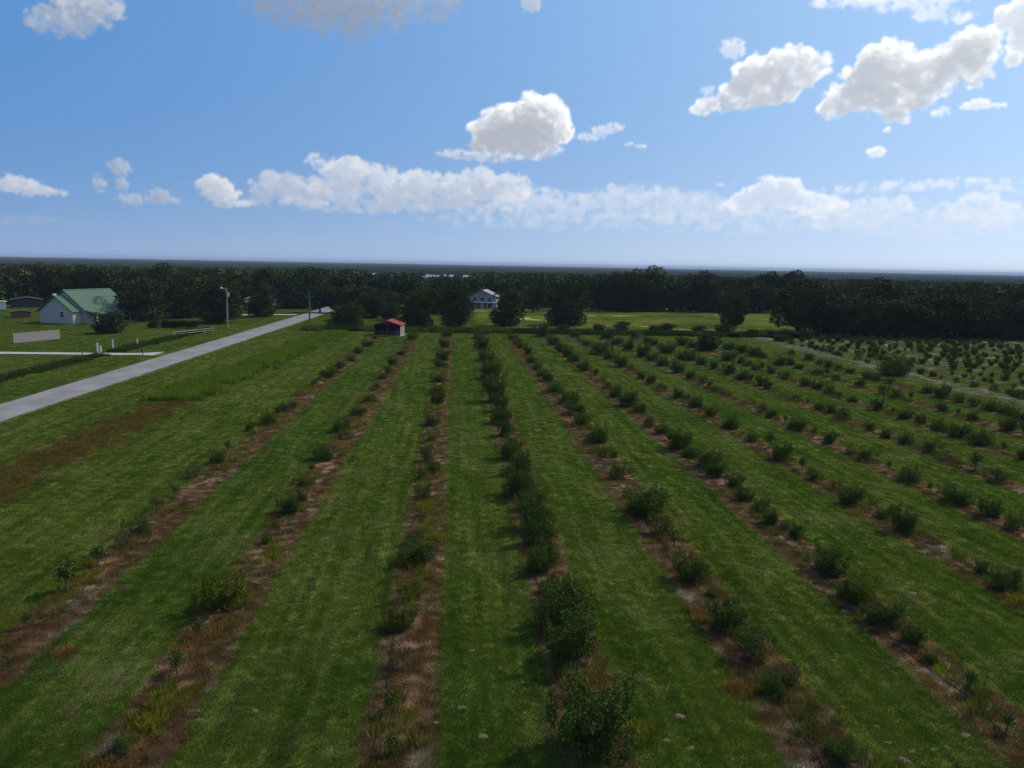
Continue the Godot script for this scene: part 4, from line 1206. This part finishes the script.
	for k in hs.size():
		var q = hs[k]
		small_building("distant_house", "white-walled distant house in the clearing near the horizon, %s from the left" % ordinal([2, 4, 6, 5, 7, 8, 3, 1][k]), "house", Vector3(q[0], ground_y(q[0], q[1]), q[1]), 0.4 * k, q[2], q[2] * 0.7, 4.0, 7.0, M.siding, M.grey_roof if q[3] else M.siding_grey, 3)
	small_building("distant_house", "pale house roof glimpsed left of the road's far end", "house", Vector3(-62.0, 0, -250.0), 0.3, 9.0, 7.0, 2.8, 4.2, M.siding, M.grey_roof, 2)
	small_building("distant_house", "pale house wall glimpsed among trees left of the lamp pole's top", "house", Vector3(-75.0, 0, -330.0), 0.3, 10.0, 8.0, 3.5, 5.6, M.siding, M.grey_roof, 2)
	for k in 2:
		var x: float = [118.0, 148.0][k]
		var m := base("radio_mast", Vector3(x, ground_y(x, -2050.0), -2050.0))
		tag(m, ["thin radio mast on the horizon, left of the pair", "thin radio mast on the horizon, right of the pair"][k], "mast", "radio masts")
		var b := MB.new()
		var h: float = [24.0, 30.0][k]
		for s in 3:
			var a := TAU * s / 3.0
			var o := Vector3(cos(a), 0, sin(a)) * 0.8
			b.tube([o, o + Vector3(0, h, 0)], [0.14, 0.14], 5)
		part("legs", b, M.galvanised, m)
		var l := MB.new()
		for s in int(h / 3.0):
			for q in 3:
				var a := TAU * q / 3.0
				var c := TAU * (q + 1) / 3.0
				l.tube([Vector3(cos(a) * 0.8, s * 3.0, sin(a) * 0.8), Vector3(cos(c) * 0.8, s * 3.0 + 3.0, sin(c) * 0.8)], [0.07, 0.07], 4)
		part("lattice", l, M.galvanised, m)

	# ---- road side things
	var bf := base("board_fence", Vector3(-76.2, 0, -139.0), 0.0)
	tag(bf, "free-standing weathered grey board fence on the lawn by the driveway", "fence")
	var fe := Vector3(-72.8, 0, -147.6) - bf.position
	var fl := fe.length()
	bf.rotation.y = atan2(-fe.z, fe.x)
	for k in 6:
		part("post", boxed(Vector3(k * fl / 5 - 0.06, 0, -0.14), Vector3(k * fl / 5 + 0.06, 1.85, -0.02)), M.grey_board, bf)
	for k in 5:
		for j in 9:
			var x := k * fl / 5 + j * fl / 45
			var h := 1.72 + 0.05 * sin(k * 3.0 + j * 1.7)
			part("board", boxed(Vector3(x + 0.008, 0.04, -0.0195), Vector3(x + fl / 45 - 0.008, h, 0.01)), M.grey_board if (j + k) % 3 else M.pale_wood, bf)
	var fp := [[-57.4, -127.9, 1.45, 0.13, "white gate post left of the driveway entrance, nearest the camera"], [-56.4, -126.8, 1.1, 0.12, "short white gate post beside the taller gate post"], [-57.6, -134.0, 1.35, 0.11, "white fence post just past the driveway, second from the gate"], [-55.2, -138.0, 1.2, 0.1, "white fence post past the driveway, third from the gate"]]
	for q in fp:
		fence_post(q[4], q[0], q[1], q[2], q[3], M.white_paint, "posts by the driveway")
	for k in 9:
		fence_post("weathered wire-fence post along the road verge, %s towards the camera from the gate" % ordinal(k + 1), -55.6 + k * 0.15, -119.0 + k * 5.2, 1.15, 0.06, M.old_wood, "fence posts along the road verge")
	for k in 3:
		wire_strand(k)
	var rf := base("rail_fence", Vector3(-54.9, 0, -154.5))
	tag(rf, "grey split-rail fence between the road and the hedge", "fence")
	for k in 5:
		part("post", boxed(Vector3(k * 1.0 - 0.07, 0, -k * 2.9 - 0.07), Vector3(k * 1.0 + 0.07, 1.05, -k * 2.9 + 0.07)), M.pale_wood, rf)
		if k < 4:
			for h in [0.4, 0.8]:
				var b := MB.new()
				b.tube([Vector3(k * 1.0, h, -k * 2.9 - 0.071), Vector3(k * 1.0 + 0.5, h - 0.02, -k * 2.9 - 1.45), Vector3(k * 1.0 + 1.0, h, -k * 2.9 - 2.829)], [0.06, 0.06, 0.06], 6)
				part("rail", b, M.pale_wood, rf)
	var mb := base("mailbox", Vector3(-47.9, 0, -121.6))
	tag(mb, "dark mailbox on a post at the driveway entrance", "mailbox")
	part("post", boxed(Vector3(-0.05, 0, -0.05), Vector3(0.05, 0.95, 0.05)), M.old_wood, mb)
	var bx := MB.new()
	var arch := []
	for k in 9:
		var a := PI * k / 8.0
		arch.append(Vector3(0.13 * cos(a), 1.12 + 0.13 * sin(a), 0.26))
	arch.append(Vector3(-0.13, 0.951, 0.26))
	arch.append(Vector3(0.13, 0.951, 0.26))
	bx.prism(arch, Vector3(0, 0, -0.52))
	part("box", bx, M.black_plastic, mb)
	part("flag", boxed(Vector3(0.135, 1.1, 0.0), Vector3(0.15, 1.28, 0.12)), M.red_metal, mb)
	utility_pole("tall pale lamp pole beside the road, left of the road's far bend", -50.7, -175.7, 8.8, true, M.pale_wood)
	utility_pole("dark utility pole right of the road near its far end", -34.4, -184.0, 7.4, false, M.old_wood)
	utility_pole("farther utility pole left of the road's far end", -48.5, -262.0, 9.0, false, M.old_wood)
	wire("overhead wire from the lamp pole to the green-roofed house", Vector3(-50.7, 8.4, -175.7), Vector3(-90.5, 6.0, -190.0), 0.8)
	wire("overhead wire between the two dark utility poles, upper", Vector3(-34.4, 7.0, -184.0), Vector3(-48.5, 8.6, -262.0), 1.0)
	wire("overhead wire between the lamp pole and the nearer dark utility pole", Vector3(-50.7, 8.0, -175.7), Vector3(-34.4, 6.9, -184.0), 0.4)
	# wire fence along the far end of the orchard
	for k in 16:
		fence_post("thin wooden fence post along the orchard's far end, %s from the left" % ordinal(k + 1), -22.0 + k * 4.6, -173.6 + 0.06 * k, 1.2, 0.06, M.old_wood, "posts along the orchard's far end")

	# ---- citrus
	orchard()
	print("orchard ", Time.get_ticks_msec())
	grasses()
	print("grass ", Time.get_ticks_msec())
	clods()

func wire_strand(k: int) -> void:
	var b := MB.new()
	var y: float = [0.35, 0.68, 1.0][k]
	b.tube([Vector3(-55.6, y, -119.0), Vector3(-54.4, y, -77.4)], [0.006, 0.006], 4)
	var o := part(numbered("fence_wire"), b, M.old_wood, self)
	tag(o, "%s strand of the wire fence along the road verge" % ["lowest", "middle", "topmost"][k], "wire", "strands of the verge fence")

func orchard() -> void:
	for i in ROWS.size():
		var row: Array = ROWS[i]
		var cnt := 0
		for q in row:
			cnt += 1
			var w: float = q[2]
			var at := Vector3(q[0], 0.03, q[1])
			var turn := rng.randf() * TAU
			var where := "%s plant from the near end of the %s row from the road" % [ordinal(cnt), ROW_WORD[i]]
			var o: Node3D
			if q[3] == "s":
				var s := clampf(w, 0.45, 1.2) * 1.05
				o = plant("citrus_sapling", sap_kind[rng.randi() % 3], M.citrus_leaf, at, turn, Vector3(s, s * rng.randf_range(0.9, 1.15), s))
				tag(o, "thin sapling, " + where, "sapling", "young citrus saplings")
			elif q[3] == "w":
				var s := w * 1.15
				o = plant("scraggly_bush", dry_kind[rng.randi() % 3], M.citrus_leaf, at, turn, Vector3(s, minf(s, 1.4) * rng.randf_range(0.9, 1.1), s))
				tag(o, "scraggly bush, " + where, "bush", "scraggly citrus bushes")
			else:
				var s := w * (1.22 if i == 3 else 1.08)
				var h := s * (rng.randf_range(0.9, 1.08) if i == 3 else rng.randf_range(0.66, 0.9))
				var lm: Material = M.citrus_yellow if rng.randf() < [0.1, 0.25, 0.5, 0.15, 0.05, 0.1, 0.1, 0.1, 0.05, 0.05, 0.05, 0.05][i] else M.citrus_leaf
				var kd: int = rng.randi() % (5 if w > 1.75 else 8)
				if w > 2.5:
					kd = rng.randi() % 3
				o = plant("citrus_bush", bush_kind[kd], lm, at, turn, Vector3(s * rng.randf_range(0.88, 1.12), h, s * rng.randf_range(0.85, 1.2)))
				tag(o, ("large bush, " if w > 2.15 else ("small bush, " if w < 1.25 else "leafy bush, ")) + where, "bush", "citrus bushes in the rows")
	# the sandy block on the right
	var rest := []
	for i in 16:
		var cnt := 0
		var z := -78.0 - i * 4.0
		while z > -170.0:
			z -= rng.randf_range(1.3, 3.6)
			var x := 68.8 + i * 4.6 + rng.randf_range(-0.7, 0.7) + 0.02 * (z + 100.0)
			if rng.randf() < 0.15 or not in_view(x, z, 0.5) or z < -170.0:
				continue
			var s := rng.randf_range(0.7, 1.8)
			cnt += 1
			if i < 2:
				var o := plant("citrus_bush", bush_kind[rng.randi() % bush_kind.size()], M.citrus_leaf, Vector3(x, 0.0, z), rng.randf() * TAU, Vector3(s, s * 0.8, s))
				tag(o, "bush %s from near end, %s row beyond the sandy track on the right" % [ordinal(cnt), ["first", "second", "third"][i]], "bush", "citrus bushes of the sandy block")
			else:
				var g := rng.randf_range(0.8, 1.2)
				rest.append([Vector3(x, 0.0, z), rng.randf() * TAU, Vector3(s, s * rng.randf_range(0.7, 1.0), s), Color(g, g, g)])
	scatter("distant_bushes", bush_kind[2][1], M.citrus_leaf, rest, "many small dark bushes dotting the sandy block on the right", "bushes")
	# black irrigation hoses lying on the bare strips
	for i in range(2, 8):
		var b := MB.new()
		var pts := []
		var rad := []
		var z := -16.0
		while z > -85.0:
			var x := row_x(i, z) - 0.45 + 0.3 * n_mid.get_noise_2d(z * 1.2, i * 40.0)
			pts.append(Vector3(x, 0.062 + 0.02 * n_fine.get_noise_2d(x, z), z))
			rad.append(0.017)
			z -= 0.7
		b.tube(pts, rad, 5)
		var o := part(numbered("irrigation_hose"), b, M.black_plastic, self)
		tag(o, "thin black irrigation hose on the bare strip of the %s row from the road" % ROW_WORD[i], "hose", "irrigation hoses")

func grasses() -> void:
	var blades := tuft(20, 0.21, 0.06, 0.008, 1.2)
	var litter := tuft(18, 0.2, 0.05, 0.009, 2.6)
	var items := []
	var dead := []
	for zi in range(17, 262):
		var dens := clampf(130.0 * pow(25.0 / zi, 1.5), 5.0, 150.0)
		var wid := 1.56 * zi
		for k in int(dens * wid):
			var z := -(zi + rng.randf())
			var x := rng.randf_range(-0.72, 0.88) * -z
			if x > 140.0 or x < -135.0 or on_road(x, z):
				continue
			if zi > 176 and x > 4.5:
				continue
			if x < -46.0 and absf(z + 125.6) < 1.6:
				continue
			var s := strip_share(x, z)
			var c := ground_color(x, z)
			var sc := (1.0 + (zi - 17) / 110.0) * rng.randf_range(0.7, 1.25)
			var y := 0.0 if x > -40.0 and x < 70.0 else -0.03
			if s > 0.45:
				var d := rng.randf_range(0.55, 1.5)
				dead.append([Vector3(x, y + 0.03, z), rng.randf() * TAU, Vector3(sc, sc * 0.9, sc), Color(c.x * d, c.y * d * rng.randf_range(0.85, 1.1), c.z * d)])
				continue
			if c.x > 0.19 and rng.randf() > 0.25:
				continue
			var g := rng.randf_range(1.0, 1.25)
			if rng.randf() < 0.02:
				c = c.lerp(Vector3(0.22, 0.18, 0.07), 0.7)
			items.append([Vector3(x, y, z), rng.randf() * TAU, Vector3(sc, minf(sc, 1.5), sc), Color(c.x * g, c.y * g, c.z * g)])
	scatter("mown_grass", blades, M.blade, items, "short mown grass between the rows and on the lawns", "grass")
	scatter("dead_grass", litter, M.blade, dead, "dead grass litter on the bare strips under the rows", "grass")
	print("mown ", items.size())
	# weeds and dry stalks on the bare strips
	var wd := tuft(26, 0.22, 0.26, 0.011, 1.3)
	items = []
	for i in 12:
		var z := -17.0
		while z > ROW_LINE[i][2]:
			var step := 0.045 + maxf(0.0, (-z - 20.0) * 0.0022)
			z -= step
			var x := row_x(i, z) + rng.randfn() * 0.62 + 0.15
			if not in_view(x, z, 2.0):
				continue
			var p := n_mid.get_noise_2d(x * 1.5, z * 1.2 + 70.0 * i)
			if p < -0.12 and rng.randf() > 0.12:
				continue
			var c := Color(0.15, 0.095, 0.05)
			if p > 0.14:
				c = Color(0.17, 0.15, 0.035) if i < 3 else Color(0.11, 0.115, 0.035)
			elif rng.randf() < 0.3:
				c = Color(0.06, 0.09, 0.022)
			elif rng.randf() < 0.2:
				c = Color(0.24, 0.12, 0.035)
			var g := rng.randf_range(0.7, 1.25)
			var sc := rng.randf_range(0.5, 1.25) * (1.0 + maxf(0.0, -z - 40.0) / 150.0)
			items.append([Vector3(x, 0.03, z), rng.randf() * TAU, Vector3(sc, sc * (1.3 if p > 0.14 else 0.75), sc), Color(c.r * g, c.g * g, c.b * g)])
	for q in WEEDS:
		for k in int(q[2] * q[2] * 34.0) + 8:
			var g := rng.randf_range(0.75, 1.25)
			var sc := rng.randf_range(0.5, 1.1)
			var c := Color(0.20, 0.19, 0.03) if q[3] == "y" else Color(0.24, 0.13, 0.055)
			items.append([Vector3(q[0] + rng.randfn() * q[2] * 0.5, 0.03, q[1] + rng.randfn() * q[2] * 0.6), rng.randf() * TAU, Vector3(sc, sc * 1.2, sc), Color(c.r * g, c.g * g, c.b * g)])
	scatter("strip_weeds", wd, M.blade, items, "dry brown and yellow weeds on the bare strips under the rows", "weeds")
	# tall weeds of the ditch beside the road, brown ones nearer
	var tall := tuft(44, 0.4, 0.75, 0.022, 1.1)
	items = []
	for k in 7500:
		var z := -rng.randf_range(84.0, 168.0)
		var x := lerpf(-30.2, -25.6, clampf((-z - 86.0) / 80.0, 0.0, 1.0)) + rng.randfn() * 1.15
		if n_mid.get_noise_2d(x * 0.6, z * 0.6) < -0.3:
			continue
		var g := rng.randf_range(0.7, 1.2)
		var c := Color(0.18, 0.245, 0.035).lerp(Color(0.09, 0.13, 0.025), rng.randf() * 0.8)
		var sc := rng.randf_range(0.35, 1.1)
		items.append([Vector3(x, -0.03, z), rng.randf() * TAU, Vector3(sc, sc, sc), Color(c.r * g, c.g * g, c.b * g)])
	scatter("ditch_weeds", tall, M.blade, items, "tall bright green weeds in the ditch beside the road", "weeds")
	items = []
	for k in 2600:
		var z := -rng.randf_range(40.0, 88.0)
		var x := -30.2 + rng.randfn() * 1.5
		if not in_view(x, z, 2.0):
			continue
		var g := rng.randf_range(0.6, 1.15)
		var c := Color(0.19, 0.09, 0.045) if rng.randf() < 0.65 else Color(0.26, 0.14, 0.05)
		if rng.randf() < 0.3:
			c = Color(0.08, 0.12, 0.025)
		var sc := rng.randf_range(0.6, 1.2)
		items.append([Vector3(x, -0.03, z), rng.randf() * TAU, Vector3(sc, sc * 0.8, sc), Color(c.r * g, c.g * g, c.b * g)])
	scatter("dead_weeds", wd, M.blade, items, "reddish brown dead weeds along the verge left of the first row", "weeds")
	# overgrown fence line, verge by the wire fence, pasture
	items = []
	for k in 2600:
		var x := rng.randf_range(-34.0, 76.0)
		var z := -173.5 + 0.03 * x + rng.randfn() * 1.5
		if absf(x + 14.2) < 3.4 and z > -168.0:
			continue
		var g := rng.randf_range(0.7, 1.3)
		var sc := rng.randf_range(0.7, 1.6)
		var c := Color(0.035, 0.055, 0.016) if n_mid.get_noise_2d(x * 0.5, 7.0) < 0.1 else Color(0.085, 0.10, 0.03)
		items.append([Vector3(x, -0.03, z), rng.randf() * TAU, Vector3(sc, sc, sc), Color(c.r * g, c.g * g, c.b * g)])
	for k in 1500:
		var z := -rng.randf_range(70.0, 172.0)
		var x := -55.0 + rng.randfn() * 0.7 + (0.03 * (-z - 120.0))
		if absf(z + 125.6) < 2.2:
			continue
		var sc := rng.randf_range(0.35, 0.9)
		var g := rng.randf_range(0.7, 1.2)
		items.append([Vector3(x, -0.03, z), rng.randf() * TAU, Vector3(sc, sc, sc), Color(0.055 * g, 0.08 * g, 0.022 * g)])
	scatter("fence_line_weeds", tall, M.blade, items, "dark overgrown weeds along the fence lines", "weeds")
	items = []
	for k in 24000:
		var x := rng.randf_range(4.0, 135.0)
		var z := -rng.randf_range(175.0, 262.0)
		if not in_view(x, z, 1.0) or n_mid.get_noise_2d(x * 0.3, z * 0.3) < -0.3:
			continue
		var c := ground_color(x, z)
		var g := rng.randf_range(0.8, 1.4)
		var sc := rng.randf_range(0.7, 1.4)
		items.append([Vector3(x, -0.03, z), rng.randf() * TAU, Vector3(sc * 1.4, sc * 0.7, sc * 1.4), Color(c.x * g, c.y * g, c.z * g)])
	var hay := tuft(40, 0.45, 0.45, 0.02, 1.8)
	scatter("pasture_grass", hay, M.blade, items, "tall yellow-green rough grass of the pasture behind the orchard", "grass")
	# shrubs of the pasture's near edge
	var sh := [[33, -181, 1.6, 3.2], [39, -183, 2.2, 4.6], [46, -180, 1.5, 3.0], [50, -184, 2.0, 4.4], [57, -181, 1.6, 4.0], [62, -178, 2.2, 4.8], [66, -171, 1.7, 3.6], [72, -166, 2.3, 4.4], [77, -168, 2.0, 4.2], [61, -168, 1.4, 3.0], [36, -173, 1.6, 3.4], [24, -176, 1.9, 3.6], [68, -160, 1.5, 3.4]]
	sh.sort_custom(func(p, q): return float(p[0]) / -float(p[1]) < float(q[0]) / -float(q[1]))
	for k in sh.size():
		oak("pasture_shrub", "rounded shrub at the pasture's near edge, %s of thirteen from the left" % ordinal(k + 1), sh[k][0], sh[k][1], sh[k][2], sh[k][3], 6 + k % 3, "shrubs at the pasture's near edge", M.leaf_olive if k % 3 == 1 else M.leaf).set_meta("category", "shrub")

func clods() -> void:
	# tan dirt mounds in the mown alleys
	var spots := [[14.45, -21.00, 0.12], [13.94, -21.22, 0.19], [14.42, -21.65, 0.14], [15.71, -21.80, 0.11], [13.96, -22.11, 0.14], [7.44, -22.11, 0.16], [16.72, -22.46, 0.19], [6.79, -22.53, 0.14], [14.03, -23.01, 0.15], [0.87, -23.04, 0.20], [-0.65, -23.78, 0.17], [7.63, -23.87, 0.20], [-8.37, -24.28, 0.14], [0.22, -24.66, 0.17], [-6.74, -24.74, 0.17], [1.68, -27.28, 0.13], [14.68, -27.36, 0.14], [0.63, -28.62, 0.16], [13.67, -29.10, 0.12], [-6.33, -30.78, 0.17], [13.36, -32.96, 0.14], [21.52, -33.46, 0.21], [7.41, -34.92, 0.17]]
	var seen := {}
	for q in spots:
		var b := MB.new()
		var rr: float = q[2] * 0.85
		var rings := []
		for j in 4:
			var ring := []
			var f := [1.0, 0.72, 0.38, 0.0][j] as float
			for s in 9:
				var a := TAU * s / 9.0
				var w := rr * f * (1.0 + 0.9 * n_fine.get_noise_2d(q[0] * 9.0 + cos(a) * 2.0, q[1] + sin(a) * 2.0))
				ring.append(Vector3(cos(a) * w * 1.3, rr * 0.32 * (1.0 - f * f) + rr * 0.22 * rng.randf() * (1.0 - f * 0.6) - 0.01, sin(a) * w))
			rings.append(ring)
		for j in 3:
			for s in 9:
				var s2 := (s + 1) % 9
				b.quad(rings[j][s2], rings[j][s], rings[j + 1][s], rings[j + 1][s2])
		var o := part(numbered("dirt_mound"), b, M.dirt_clod, self)
		o.position = Vector3(q[0], 0.0, q[1])
		var i := clampi(int(floor((q[0] + 17.4) / 6.95)), 0, 10)
		var n: int = seen.get(i, 0) + 1
		seen[i] = n
		tag(o, "tan dirt mound, %s from the camera between the %s and %s rows" % [ordinal(n), ROW_WORD[i], ROW_WORD[i + 1]], "mound", "dirt mounds in the mown grass")
